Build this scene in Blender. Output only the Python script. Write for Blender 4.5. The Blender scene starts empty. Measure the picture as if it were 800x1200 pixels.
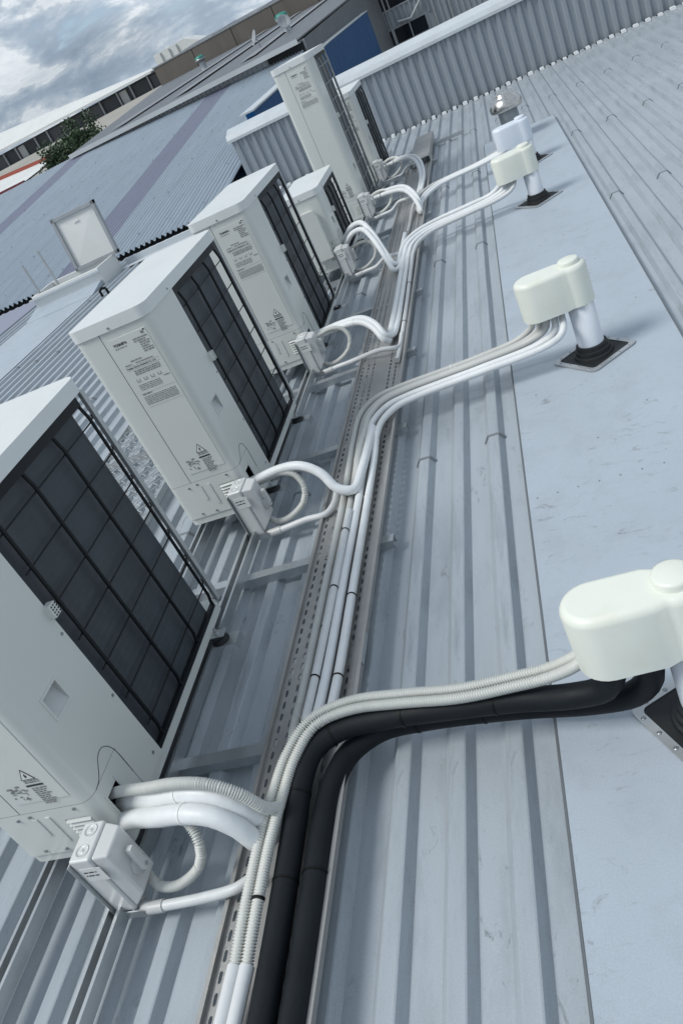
import bpy, math, random
from mathutils import Vector, Matrix
import numpy as np
R = math.radians
random.seed(7)
scene = bpy.context.scene
col = scene.collection

# ------------------------------------------------------------------ camera
cam_d = bpy.data.cameras.new('camera'); cam = bpy.data.objects.new('camera', cam_d); col.objects.link(cam)
YAW, PITCH, ROLL, FPX = -0.38184, 0.50613, -0.48194, 927.57
fw = Vector((math.sin(YAW)*math.cos(PITCH), math.cos(YAW)*math.cos(PITCH), -math.sin(PITCH)))
rt = fw.cross(Vector((0, 0, 1))).normalized(); up = rt.cross(fw)
r2 = math.cos(ROLL)*rt + math.sin(ROLL)*up; u2 = -math.sin(ROLL)*rt + math.cos(ROLL)*up
M4 = Matrix((r2, u2, -fw)).transposed().to_4x4(); M4.translation = Vector((0, 0, 1.5))
cam.matrix_world = M4
cam_d.sensor_fit = 'VERTICAL'; cam_d.sensor_height = 24.0
cam_d.lens = 24.0*FPX/1200.0
cam_d.clip_start = 0.02; cam_d.clip_end = 6000
scene.camera = cam

# ------------------------------------------------------------------ sun, sky, exposure
SUN_EL, SUN_DIR = R(54), Vector((-0.88, -0.46, 0)).normalized()
to_sun = Vector((SUN_DIR.x*math.cos(SUN_EL), SUN_DIR.y*math.cos(SUN_EL), math.sin(SUN_EL)))
sd = bpy.data.lights.new('sun', 'SUN'); sd.energy = 2.0; sd.angle = R(20.0); sd.color = (1.0, 0.985, 0.94)
so = bpy.data.objects.new('sun', sd); col.objects.link(so)
so.rotation_euler = to_sun.to_track_quat('Z', 'Y').to_euler(); so.location = (-6, -4, 12)

W = bpy.data.worlds.new('World'); scene.world = W; W.use_nodes = True
nt = W.node_tree; nt.nodes.clear()
def N(tree, t, **kw):
    n = tree.nodes.new(t)
    for k, v in kw.items(): setattr(n, k, v)
    return n
out = N(nt, 'ShaderNodeOutputWorld'); bg = N(nt, 'ShaderNodeBackground'); bg.inputs['Strength'].default_value = 0.13
sky = N(nt, 'ShaderNodeTexSky', sky_type='NISHITA'); sky.sun_disc = False
sky.sun_elevation = SUN_EL; sky.sun_rotation = math.atan2(SUN_DIR.x, SUN_DIR.y); sky.altitude = 30; sky.dust_density = 1.2
geo = N(nt, 'ShaderNodeTexCoord')
sep = N(nt, 'ShaderNodeSeparateXYZ'); nt.links.new(geo.outputs['Generated'], sep.inputs[0])
def math_n(tree, op, a, b=None, clamp=False):
    n = N(tree, 'ShaderNodeMath', operation=op); n.use_clamp = clamp
    for i, v in enumerate((a, b)):
        if v is None: continue
        if isinstance(v, (int, float)): n.inputs[i].default_value = v
        else: tree.links.new(v, n.inputs[i])
    return n.outputs[0]
def cloud_layer(sh, sv, detail, rough, seed, dist=0.2):
    # soft puffs in direction space, wider than tall
    c = N(nt, 'ShaderNodeCombineXYZ')
    nt.links.new(math_n(nt, 'MULTIPLY', sep.outputs['X'], sh), c.inputs[0]); nt.links.new(math_n(nt, 'MULTIPLY', sep.outputs['Y'], sh), c.inputs[1])
    nt.links.new(math_n(nt, 'ADD', math_n(nt, 'MULTIPLY', sep.outputs['Z'], sv), seed), c.inputs[2])
    n = N(nt, 'ShaderNodeTexNoise'); n.inputs['Scale'].default_value = 1.0; n.inputs['Detail'].default_value = detail
    n.inputs['Roughness'].default_value = rough; n.inputs['Distortion'].default_value = dist
    nt.links.new(c.outputs[0], n.inputs['Vector']); return n.outputs['Fac']
def ramp(tree, fac, stops):
    r = N(tree, 'ShaderNodeValToRGB'); e = r.color_ramp.elements
    while len(e) < len(stops): e.new(0.5)
    for el, (p, c) in zip(e, stops):
        el.position = p; el.color = (*c, 1) if len(c) == 3 else c
    tree.links.new(fac, r.inputs[0]); return r.outputs[0]
def mixc(tree, fac, a, b, mode='MIX'):
    m = N(tree, 'ShaderNodeMix', data_type='RGBA', blend_type=mode)
    for sock, v in ((m.inputs[0], fac), (m.inputs[6], a), (m.inputs[7], b)):
        if isinstance(v, (int, float)): sock.default_value = v
        elif isinstance(v, tuple): sock.default_value = (*v, 1)
        else: tree.links.new(v, sock)
    return m.outputs[2]
big = cloud_layer(3.2, 9.0, 4, 0.5, 3.3)
small = cloud_layer(9.5, 25.0, 10, 0.6, 1.7, 0.25)
body = math_n(nt, 'ADD', math_n(nt, 'MULTIPLY', big, 0.45), math_n(nt, 'MULTIPLY', small, 0.55))
cover = ramp(nt, body, [(0.40, (0, 0, 0)), (0.45, (1, 1, 1))])
clouds = ramp(nt, small, [(0.36, (2.0, 2.55, 3.2)), (0.46, (2.6, 3.15, 3.8)), (0.53, (3.6, 4.1, 4.6)), (0.57, (5.3, 5.6, 5.9)), (0.68, (4.2, 4.6, 5.0))])
clouds = mixc(nt, 1.0, clouds, ramp(nt, big, [(0.40, (1.18,)*3), (0.56, (0.80, 0.82, 0.84))]), 'MULTIPLY')
skyc = mixc(nt, 0.6, sky.outputs[0], (2.3, 3.1, 4.0))
final = mixc(nt, cover, skyc, clouds)
nt.links.new(final, bg.inputs['Color']); nt.links.new(bg.outputs[0], out.inputs[0])
scene.view_settings.view_transform = 'Standard'; scene.view_settings.look = 'None'
scene.view_settings.exposure = 0.18; scene.view_settings.gamma = 1.0
scene.cycles.max_bounces = 8

# ------------------------------------------------------------------ materials
MATS = {}
def mat(name, color, rough=0.5, metal=0.0, var=0.08, scale=6.0, stretch=(1, 1, 1), bump=0.0, bscale=60.0, spec=0.5,
        dirt=None, dirt_amt=0.0, dirt_scale=2.0, dirt_stretch=(1, 1, 1), alpha=None, coat=0.0, scuff=None, scuff_stretch=(1, 1, 1)):
    m = bpy.data.materials.new(name); m.use_nodes = True; t = m.node_tree; b = t.nodes['Principled BSDF']
    b.inputs['Metallic'].default_value = metal; b.inputs['Specular IOR Level'].default_value = spec; b.inputs['Coat Weight'].default_value = coat
    tc = N(t, 'ShaderNodeTexCoord'); mp = N(t, 'ShaderNodeMapping'); mp.inputs['Scale'].default_value = stretch
    t.links.new(tc.outputs['Object'], mp.inputs[0])
    n = N(t, 'ShaderNodeTexNoise'); n.inputs['Scale'].default_value = scale; n.inputs['Detail'].default_value = 6; n.inputs['Roughness'].default_value = 0.62
    t.links.new(mp.outputs[0], n.inputs['Vector'])
    lo = tuple(max(0, c*(1-var)) for c in color); hi = tuple(min(1, c*(1+var)) for c in color)
    c = ramp(t, n.outputs['Fac'], [(0.3, lo), (0.7, hi)])
    if dirt:
        mp2 = N(t, 'ShaderNodeMapping'); mp2.inputs['Scale'].default_value = dirt_stretch; t.links.new(tc.outputs['Object'], mp2.inputs[0])
        n2 = N(t, 'ShaderNodeTexNoise'); n2.inputs['Scale'].default_value = dirt_scale; n2.inputs['Detail'].default_value = 9; n2.inputs['Roughness'].default_value = 0.7
        t.links.new(mp2.outputs[0], n2.inputs['Vector'])
        f = ramp(t, n2.outputs['Fac'], [(0.50, (0, 0, 0)), (0.74, (dirt_amt,)*3)])
        c = mixc(t, f, c, dirt)
    if scuff:
        mp3 = N(t, 'ShaderNodeMapping'); mp3.inputs['Scale'].default_value = scuff_stretch; mp3.inputs['Rotation'].default_value = (0, 0, 0.5); t.links.new(tc.outputs['Object'], mp3.inputs[0])
        n3 = N(t, 'ShaderNodeTexNoise'); n3.inputs['Scale'].default_value = 26; n3.inputs['Detail'].default_value = 5; n3.inputs['Roughness'].default_value = 0.75; n3.inputs['Distortion'].default_value = 1.2
        t.links.new(mp3.outputs[0], n3.inputs['Vector'])
        n4 = N(t, 'ShaderNodeTexNoise'); n4.inputs['Scale'].default_value = 3.3; n4.inputs['Detail'].default_value = 3; t.links.new(tc.outputs['Object'], n4.inputs['Vector'])
        f3 = math_n(t, 'MULTIPLY', ramp(t, n3.outputs['Fac'], [(0.575, (0, 0, 0)), (0.68, (.8,)*3)]), ramp(t, n4.outputs['Fac'], [(0.45, (0, 0, 0)), (0.62, (1, 1, 1))]))
        c = mixc(t, f3, c, scuff)
        n5 = N(t, 'ShaderNodeTexNoise'); n5.inputs['Scale'].default_value = 260; n5.inputs['Detail'].default_value = 2; t.links.new(tc.outputs['Object'], n5.inputs['Vector'])
        c = mixc(t, 1.0, c, ramp(t, n5.outputs['Fac'], [(0.35, (.95,)*3), (0.65, (1.04,)*3)]), 'MULTIPLY')
    t.links.new(c, b.inputs['Base Color'])
    rr = ramp(t, n.outputs['Fac'], [(0.25, (max(0.02, rough*0.85),)*3), (0.75, (min(1, rough*1.18),)*3)])
    t.links.new(rr, b.inputs['Roughness'])
    if bump:
        nb = N(t, 'ShaderNodeTexNoise'); nb.inputs['Scale'].default_value = bscale; nb.inputs['Detail'].default_value = 4
        t.links.new(tc.outputs['Object'], nb.inputs['Vector'])
        bp = N(t, 'ShaderNodeBump'); bp.inputs['Strength'].default_value = bump; bp.inputs['Distance'].default_value = 0.01
        t.links.new(nb.outputs['Fac'], bp.inputs['Height']); t.links.new(bp.outputs[0], b.inputs['Normal'])
    if alpha is not None: b.inputs['Alpha'].default_value = alpha
    MATS[name] = m; return m
ROOFC = (0.385, 0.428, 0.466)
mat('roof', ROOFC, 0.34, 0.0, 0.07, 3.0, (3, .35, 1), 0.05, 8, dirt=(0.20, 0.23, 0.25), dirt_amt=0.55, dirt_scale=3.5, dirt_stretch=(2.2, .5, 1), scuff=(0.17, 0.18, 0.19), scuff_stretch=(1.2, .5, 1))
mat('rib', (0.37, 0.413, 0.45), 0.34, 0.0, 0.08, 4.0, (4, .5, 1), 0.0, dirt=(0.19, 0.215, 0.235), dirt_amt=0.6, dirt_scale=5, dirt_stretch=(6, .6, 2), scuff=(0.17, 0.18, 0.19), scuff_stretch=(1, .3, 1))
mat('flat_sheet', (0.42, 0.475, 0.535), 0.36, 0.0, 0.06, 1.6, (1, .7, 1), 0.10, 14, dirt=(0.30, 0.335, 0.37), dirt_amt=0.45, dirt_scale=5, scuff=(0.20, 0.21, 0.22), scuff_stretch=(.5, 1.1, 1))
mat('edge_shade', (0.13, 0.145, 0.155), 0.6)  # dark tone for the shade line painted along the flat sheets
mat('clip', (0.23, 0.25, 0.265), 0.5, 0.3)
mat('cladding', (0.30, 0.335, 0.37), 0.45, 0.0, 0.08, 3, (4, 4, .6), dirt=(0.20, 0.22, 0.24), dirt_amt=0.5, dirt_scale=2, dirt_stretch=(5, 5, .6))
mat('capping', (0.56, 0.60, 0.63), 0.38, 0.0, 0.05, 4, dirt=(0.45, .47, .48), dirt_amt=0.5, dirt_scale=3)
mat('white_foam', (0.85, 0.86, 0.87), 0.6, 0.0, 0.04)
mat('cream', (0.65, 0.67, 0.64), 0.32, 0.0, 0.02, 2, coat=0.15, dirt=(0.56, 0.555, 0.52), dirt_amt=0.3, dirt_scale=2.0, dirt_stretch=(1, 1, .5))
mat('cream_lid', (0.73, 0.75, 0.74), 0.34, 0.0, 0.02, 2, coat=0.1, dirt=(0.58, 0.575, 0.55), dirt_amt=0.35, dirt_scale=3.0)
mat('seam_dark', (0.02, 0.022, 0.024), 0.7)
mat('sticker', (0.74, 0.745, 0.72), 0.4, 0.0, 0.01)
mat('ink', (0.03, 0.03, 0.035), 0.6)
mat('ink_grey', (0.24, 0.245, 0.245), 0.6)
mat('guard', (0.008, 0.010, 0.012), 0.5, spec=.3)
mat('post', (0.46, 0.48, 0.48), 0.4, 0.2)
mat('galv', (0.52, 0.545, 0.56), 0.38, 0.75, 0.12, 9, (1, .3, 1), 0.03, 30, dirt=(0.33, 0.34, 0.34), dirt_amt=0.5, dirt_scale=6)
mat('tray_metal', (0.40, 0.395, 0.385), 0.42, 0.55, 0.12, 7, (1, .4, 1), 0.02, 30, dirt=(0.30, 0.295, 0.285), dirt_amt=0.7, dirt_scale=5)
mat('tray_dark', (0.08, 0.09, 0.095), 0.6, 0.2)
mat('alu', (0.50, 0.52, 0.53), 0.4, 0.6, 0.06, 8)
mat('rubber', (0.012, 0.014, 0.016), 0.6, 0.0, 0.2, 20)
mat('black_foam', (0.008, 0.011, 0.014), 0.6, 0.0, 0.2, 12, spec=.25, bump=0.08, bscale=90)
mat('white_pipe', (0.78, 0.80, 0.81), 0.45, 0.0, 0.03, 12, bump=0.12, bscale=45, dirt=(0.6, .61, .6), dirt_amt=0.4, dirt_scale=8)
mat('grey_conduit', (0.56, 0.565, 0.545), 0.42, 0.0, 0.03, 8, dirt=(0.42, .42, .4), dirt_amt=0.4, dirt_scale=6)
mat('pale_conduit', (0.66, 0.675, 0.68), 0.4, 0.0, 0.03, 8, dirt=(0.48, .48, .47), dirt_amt=0.4, dirt_scale=6)
mat('corr_conduit', (0.62, 0.63, 0.60), 0.45, 0.0, 0.03, 8, dirt=(0.45, .45, .42), dirt_amt=0.4, dirt_scale=7)
mat('isolator', (0.66, 0.67, 0.66), 0.3, 0.0, 0.02, 5, coat=0.2)
mat('isolator_dark', (0.52, 0.53, 0.525), 0.35)
mat('cowl', (0.80, 0.82, 0.74), 0.38, 0.0, 0.02, 4, dirt=(0.70, .66, .52), dirt_amt=0.35, dirt_scale=7)
mat('cowl_white', (0.74, 0.79, 0.86), 0.38, 0.0, 0.02, 4)
mat('stack', (0.76, 0.80, 0.85), 0.35, 0.0, 0.02, 5)
mat('tie_black', (0.006, 0.006, 0.006), 0.5, spec=.2)
mat('tie_white', (0.8, 0.8, 0.78), 0.4)
mat('steel', (0.62, 0.60, 0.57), 0.22, 1.0, 0.1, 6)
mat('vent_pipe', (0.34, 0.36, 0.37), 0.4, 0.8, 0.15, 8)
mat('skylight', (0.25, 0.262, 0.345), 0.4, 0.0, 0.08, 3, (4, .4, 1))
mat('nroof', (0.37, 0.43, 0.49), 0.3, 0.0, 0.07, 1.5, (3, .4, 1), dirt=(0.28, .32, .36), dirt_amt=0.5, dirt_scale=1.5, dirt_stretch=(3, .5, 1))
mat('blue_wall', (0.004, 0.065, 0.19), 0.45, 0.0, 0.12, 2.0, spec=.15, dirt=(0.05, 0.13, 0.26), dirt_amt=0.4, dirt_scale=3, dirt_stretch=(1, 2, .4))
mat('dark_roof', (0.125, 0.135, 0.15), 0.5, 0.0, 0.1, 1.0, (2, .3, 1), dirt=(0.17, .18, .19), dirt_amt=0.5, dirt_scale=1)
mat('light_roof_strip', (0.24, 0.25, 0.27), 0.5, 0.0, 0.08)
mat('brown_conc', (0.165, 0.148, 0.128), 0.8, 0.0, 0.14, 0.5, (1, 1, .4), dirt=(0.10, .09, .08), dirt_amt=0.6, dirt_scale=.35, dirt_stretch=(2, 2, .4))
mat('gutter', (0.33, 0.35, 0.37), 0.4)
mat('pale_clad', (0.50, 0.52, 0.53), 0.45, 0.0, 0.06, 1)
mat('far_white', (0.72, 0.73, 0.71), 0.5, 0.0, 0.04, .3)
mat('far_dark', (0.060, 0.065, 0.072), 0.6, 0.0, 0.2, .2)
mat('far_door', (0.095, 0.10, 0.11), 0.6, 0.0, 0.15, .2)
mat('far_door_white', (0.5, 0.52, 0.53), 0.6)
mat('red_trim', (0.33, 0.075, 0.05), 0.5)
mat('dark_red', (0.15, 0.025, 0.035), 0.5)
mat('ground', (0.36, 0.345, 0.31), 0.9, 0.0, 0.12, .05, dirt=(0.2, .19, .17), dirt_amt=0.5, dirt_scale=.02)
mat('glass', (0.015, 0.018, 0.022), 0.08, 0.0, 0.2, 1)
mat('green', (0.02, 0.25, 0.19), 0.4)
mat('bark', (0.07, 0.055, 0.04), 0.9)
mat('leaf', (0.035, 0.065, 0.028), 0.65, 0.0, 0.4, 1.2)
mat('grating', (0.50, 0.52, 0.53), 0.45, 0.5)

# coil material: fine vertical fins as relief plus large dust marks
m = mat('coil', (0.050, 0.060, 0.070), 0.55, 0.1, 0.25, 5, (1, 1, .6), dirt=(0.11, .12, .13), dirt_amt=0.35, dirt_scale=7, dirt_stretch=(1, 1, .35))
t = m.node_tree; b = t.nodes['Principled BSDF']
tc = N(t, 'ShaderNodeTexCoord'); wv = N(t, 'ShaderNodeTexWave', wave_type='BANDS', bands_direction='Z'); wv.inputs['Scale'].default_value = 14
wv.inputs['Distortion'].default_value = 1.5; wv.inputs['Detail'].default_value = 3
t.links.new(tc.outputs['Object'], wv.inputs['Vector'])
bp = N(t, 'ShaderNodeBump'); bp.inputs['Strength'].default_value = 0.12; bp.inputs['Distance'].default_value = 0.003
t.links.new(wv.outputs['Fac'], bp.inputs['Height']); t.links.new(bp.outputs[0], b.inputs['Normal'])

# ------------------------------------------------------------------ building helpers
LOC = {}
def thing(name, label, cat, loc=(0, 0, 0), group=None, kind=None):
    o = bpy.data.objects.new(name, None); col.objects.link(o); o.location = loc; o.empty_display_size = 0.05
    LOC[o.name] = Vector(loc); o['label'] = label; o['category'] = cat
    if group: o['group'] = group
    if kind: o['kind'] = kind
    return o
def tag(o, label, cat, group=None):
    o['label'] = label; o['category'] = cat
    if group: o['group'] = group
    return o
class MB:
    def __init__(s): s.v = []; s.f = []; s.sm = []
    def add(s, vs, fs, smooth=False):
        k = len(s.v); s.v += [tuple(v) for v in vs]; s.f += [tuple(i+k for i in f) for f in fs]; s.sm += [smooth]*len(fs); return s
    def box(s, x0, x1, y0, y1, z0, z1):
        s.add([(x0,y0,z0),(x1,y0,z0),(x1,y1,z0),(x0,y1,z0),(x0,y0,z1),(x1,y0,z1),(x1,y1,z1),(x0,y1,z1)],
              [(0,3,2,1),(4,5,6,7),(0,1,5,4),(1,2,6,5),(2,3,7,6),(3,0,4,7)]); return s
    def quad(s, *p): return s.add(p, [tuple(range(len(p)))])
    def prism(s, poly, axis, a, b, smooth=False):
        # poly: 2D points; axis 'x': (y,z), 'y': (x,z), 'z': (x,y)
        def P(p, h): return {'x': (h, p[0], p[1]), 'y': (p[0], h, p[1]), 'z': (p[0], p[1], h)}[axis]
        n = len(poly); vs = [P(p, a) for p in poly] + [P(p, b) for p in poly]
        fl = axis == 'y'
        sides = [(i, (i+1) % n, n+(i+1) % n, n+i) for i in range(n)]
        caps = [tuple(range(n-1, -1, -1)), tuple(range(n, 2*n))]
        if fl: sides = [f[::-1] for f in sides]; caps = [f[::-1] for f in caps]
        s.add(vs, sides, smooth); s.add(vs, caps) if False else s._caps(vs, caps); return s
    def _caps(s, vs, caps): s.add(vs, caps)
    def cyl(s, c, r, h, n=16, axis='z', r2=None, smooth=True):
        r2 = r if r2 is None else r2; vs = []
        for k, (rr, hh) in enumerate(((r, 0), (r2, h))):
            for i in range(n):
                a = 2*math.pi*i/n; p = (rr*math.cos(a), rr*math.sin(a))
                q = {'z': (p[0], p[1], hh), 'y': (p[0], hh, -p[1]), 'x': (hh, p[0], p[1])}[axis]
                vs.append((c[0]+q[0], c[1]+q[1], c[2]+q[2]))
        s.add(vs, [(i, (i+1) % n, n+(i+1) % n, n+i) for i in range(n)], smooth)
        s.add(vs, [tuple(range(n-1, -1, -1)), tuple(range(n, 2*n))]); return s
    def lathe(s, c, prof, n=24, smooth=True):
        vs = []
        for r, z in prof:
            for i in range(n):
                a = 2*math.pi*i/n; vs.append((c[0]+r*math.cos(a), c[1]+r*math.sin(a), c[2]+z))
        fs = []
        for k in range(len(prof)-1):
            for i in range(n): fs.append((k*n+i, k*n+(i+1) % n, (k+1)*n+(i+1) % n, (k+1)*n+i))
        s.add(vs, fs, smooth); return s
    def tube(s, pts, r, n=10, caps=True, radii=None):
        pts = [Vector(p) for p in pts]; vs = []; up_ = None
        for i, p in enumerate(pts):
            d = (pts[min(i+1, len(pts)-1)] - pts[max(i-1, 0)]).normalized()
            if up_ is None: up_ = Vector((0, 0, 1)) if abs(d.z) < .9 else Vector((1, 0, 0))
            a = (up_ - d*up_.dot(d)).normalized(); up_ = a; b_ = d.cross(a)
            rr = radii[i] if radii else r
            for k in range(n):
                t_ = 2*math.pi*k/n; vs.append(p + a*rr*math.cos(t_) + b_*rr*math.sin(t_))
        m_ = len(pts)
        s.add(vs, [(i*n+k, i*n+(k+1) % n, (i+1)*n+(k+1) % n, (i+1)*n+k) for i in range(m_-1) for k in range(n)], True)
        if caps: s.add(vs, [tuple(range(n-1, -1, -1)), tuple(range((m_-1)*n, m_*n))])
        return s
    def mesh(s, name, mt):
        me = bpy.data.meshes.new(name); me.from_pydata(s.v, [], s.f); me.validate()
        if len(me.polygons) == len(s.sm): me.polygons.foreach_set('use_smooth', s.sm)
        me.materials.append(MATS[mt]); me.update(); return me
    def build(s, name, mt, parent=None, bevel=0.0, segs=2, base=None):
        if parent is not None:
            L_ = LOC[parent.name]; s.v = [(x-L_.x, y-L_.y, z-L_.z) for x, y, z in s.v]
        elif base is not None: s.v = [(x-base[0], y-base[1], z-base[2]) for x, y, z in s.v]
        o = bpy.data.objects.new(name, s.mesh(name, mt)); col.objects.link(o)
        if parent is not None: o.parent = parent; LOC[o.name] = LOC[parent.name]
        elif base is not None: o.location = base; LOC[o.name] = Vector(base)
        else: LOC[o.name] = Vector((0, 0, 0))
        if bevel:
            bv = o.modifiers.new('bevel', 'BEVEL'); bv.width = bevel; bv.segments = segs; bv.limit_method = 'ANGLE'; bv.harden_normals = True
        return o
def place(name, me, parent, loc, rotz=0.0):
    o = bpy.data.objects.new(name, me); col.objects.link(o); o.parent = parent
    o.location = Vector(loc) - LOC[parent.name]; o.rotation_euler.z = rotz; LOC[o.name] = Vector(loc); return o
def copy_tree(o, parent=None):
    c = o.copy(); col.objects.link(c); c.parent = parent
    for ch in o.children: copy_tree(ch, c)
    return c
def smooth_path(pts, step=0.02):
    P = [Vector(p) for p in pts]; P = [P[0]*2-P[1]] + P + [P[-1]*2-P[-2]]; res = []
    for i in range(1, len(P)-2):
        p0, p1, p2, p3 = P[i-1:i+3]
        n = max(2, int((p2-p1).length/step))
        # centripetal Catmull-Rom
        t0 = 0; t1 = t0+max(1e-4, (p1-p0).length)**.5; t2 = t1+max(1e-4, (p2-p1).length)**.5; t3 = t2+max(1e-4, (p3-p2).length)**.5
        for k in range(n):
            t_ = t1+(t2-t1)*k/n
            A1 = p0*((t1-t_)/(t1-t0))+p1*((t_-t0)/(t1-t0)); A2 = p1*((t2-t_)/(t2-t1))+p2*((t_-t1)/(t2-t1)); A3 = p2*((t3-t_)/(t3-t2))+p3*((t_-t2)/(t3-t2))
            B1 = A1*((t2-t_)/(t2-t0))+A2*((t_-t0)/(t2-t0)); B2 = A2*((t3-t_)/(t3-t1))+A3*((t_-t1)/(t3-t1))
            res.append(B1*((t2-t_)/(t2-t1))+B2*((t_-t1)/(t2-t1)))
    res.append(P[-2]); return res
def corrugate(path, r, pitch=0.0062, depth=0.0040):
    # resample evenly and alternate crest and valley radii
    res = [path[0]]; acc = 0.0; half = pitch/4
    for a, b_ in zip(path, path[1:]):
        seg = (b_-a).length; d = half-acc
        while d <= seg: res.append(a.lerp(b_, d/seg)); d += half
        acc = seg-(d-half)
    pat = [r, r, r-depth, r-depth]
    return res, [pat[i % 4] for i in range(len(res))]
def text_mesh(name, body, size, mt, bold=0.0):
    cu = bpy.data.curves.new(name, 'FONT'); cu.body = body; cu.size = size; cu.offset = bold
    o = bpy.data.objects.new(name+'_curve', cu); col.objects.link(o)
    bpy.context.view_layer.update()
    me = bpy.data.meshes.new_from_object(o.evaluated_get(bpy.context.evaluated_depsgraph_get()))
    bpy.data.objects.remove(o); bpy.data.curves.remove(cu)
    me.name = name; me.materials.clear(); me.materials.append(MATS[mt]); return me

# ================================================================== OUR ROOF
PITCH_X, RIB0 = 0.1395, -0.66
RX0, RX1, RY0, RY1 = -12.0, 6.5, -2.5, 11.28
roof = bpy.data.objects.new('roof', MB().box(RX0, RX1, RY0, RY1, -0.05, 0.0).mesh('roof', 'roof')); col.objects.link(roof)
roof['kind'] = 'structure'; roof['label'] = 'pale blue grey ribbed metal roof under the outdoor units'; LOC[roof.name] = Vector((0, 0, 0))
FLAT = [(-0.279, 0.372, -2.45, 8.15), (-6.57, -5.45, -2.45, 9.9)]
def rib_mesh(y0, y1):
    return MB().prism([(-.037, .0004), (.037, .0004), (.020, .0255), (.016, .027), (-.016, .027), (-.020, .0255)], 'y', y0, y1).mesh('rib', 'rib')
rib_full = rib_mesh(RY0, RY1)
rib_far = {8.15: rib_mesh(8.16, RY1), 9.9: rib_mesh(9.91, RY1)}
clip_me = MB().prism([(-.042, .002), (.042, .002), (.024, .029), (-.024, .029)], 'y', -.007, .007).mesh('roof_clip', 'clip')
k0 = int((RX0-RIB0)/PITCH_X)+1; k1 = int((RX1-RIB0)/PITCH_X)
for k in range(k0, k1):
    x = RIB0+k*PITCH_X; me = rib_full; ystart = RY0
    for fx0, fx1, fy0, fy1 in FLAT:
        if fx0-.02 < x < fx1+.02: me = rib_far[fy1]; ystart = fy1
    place('rib', me, roof, (x, 0, 0))
    if k % 2 == 0:
        for yc in (2.68, 5.13, 7.2, 9.23):
            if yc > ystart and x > -6: place('roof_clip', clip_me, roof, (x, yc+random.uniform(-.05, .05), 0))
for fx0, fx1, fy0, fy1 in FLAT:
    mb = MB().box(fx0, fx1, fy0, fy1, .0278, .0294)
    mb.box(fx0-.003, fx0, fy0, fy1, .002, .0292); mb.box(fx1, fx1+.003, fy0, fy1, .002, .0292)
    mb.build('flashing_sheet', 'flat_sheet', roof)
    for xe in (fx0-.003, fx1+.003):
        MB().prism([(xe-.004, .0284), (xe+.003, .0284), (xe+.002, .0308), (xe-.002, .0304)], 'y', fy0, fy1).build('shade_strip', 'edge_shade', roof)  # dark strip on each sheet edge, a shadow line put in as colour
# lap of the next flat sheet, and rivets along it
MB().box(-.277, .37, -2.4, 2.22, .0298, .0308).build('flashing_sheet', 'flat_sheet', roof)
riv = MB().lathe((0, 0, 0), [(.0032, 0), (.0028, .0014), (.001, .002), (0, .0021)], 8).mesh('rivet', 'clip')
for i in range(10): place('rivet', riv, roof, (-.25+i*.066, 2.19, .0308))
for x, y in ((-.2, 2.9), (.17, 2.6), (.29, 3.5), (-.23, 4.5), (.31, 5.15), (.2, 4.15), (.3, 5.9), (-.02, 2.45), (.12, 4.75), (-.17, 6.3), (.26, 6.7)):
    place('rivet', riv, roof, (x, y, .0295))

# ------------------------------------------------------------------ parapet at the far end
PY = 11.35
par = thing('parapet_wall', 'grey ribbed metal parapet wall with white capping at the far roof end', 'wall', (0, PY, 0))
MB().box(-3.48, 6.5, PY, PY+.2, -.04, .82).build('wall_sheet', 'cladding', par)
prib = MB().prism([(-.036, 0), (.036, 0), (.02, -.026), (-.02, -.026)], 'z', .012, .80).mesh('rib', 'cladding')
for i in range(80):
    x = -3.42+i*.125
    if x < 6.4: place('rib', prib, par, (x, PY-.0005, 0))
cp = [(PY-.045, .785), (PY-.042, .785), (PY-.042, .80), (PY+.0, .835), (PY+.2, .90), (PY+.25, .895), (PY+.25, .78), (PY+.253, .78), (PY+.253, .90), (PY+.20, .935), (PY-.01, .875), (PY-.045, .82)]
MB().prism(cp, 'x', -3.52, 6.5).build('capping', 'capping', par)
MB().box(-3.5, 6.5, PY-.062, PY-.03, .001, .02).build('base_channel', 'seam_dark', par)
fo = MB().prism([(-.030, .003), (.030, .003), (.030, .022), (.022, .030), (-.022, .030), (-.030, .022)], 'y', -.03, .03).mesh('closure', 'white_foam')
for k in range(k0, k1):
    x = RIB0+(k+.5)*PITCH_X
    if -3.45 < x: place('closure', fo, par, (x, PY-.11, 0)).scale = (random.uniform(.75, 1.08), random.uniform(.8, 1.3), random.uniform(.8, 1.5))

# ================================================================== OUTDOOR UNITS
UX = -1.305         # plane of the coil side
def sheet(path, zs, skip=()):
    """upright sheet along a plan path; cells in skip are left open"""
    mb = MB(); n = len(path)
    vs = [(x, y, z) for z in zs for x, y in path]
    fs = [(j*n+i, j*n+i+1, (j+1)*n+i+1, (j+1)*n+i) for j in range(len(zs)-1) for i in range(n-1) if (i, j) not in skip]
    mb.add(vs, fs); return mb
def arc(cx, cy, r, a0, a1, n=6):
    return [(cx+r*math.cos(R(a0+(a1-a0)*i/n)), cy+r*math.sin(R(a0+(a1-a0)*i/n))) for i in range(n+1)]
def rounded_rect(x0, x1, y0, y1, r, n=5):
    return arc(x1-r, y0+r, r, -90, 0, n)+arc(x1-r, y1-r, r, 0, 90, n)+arc(x0+r, y1-r, r, 90, 180, n)+arc(x0+r, y0+r, r, 180, 270, n)
def smooth_obj(o):
    o.data.polygons.foreach_set('use_smooth', [True]*len(o.data.polygons))
    es = o.modifiers.new('ws', 'WEIGHTED_NORMAL') if False else None
    return o
TX = {}
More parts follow.
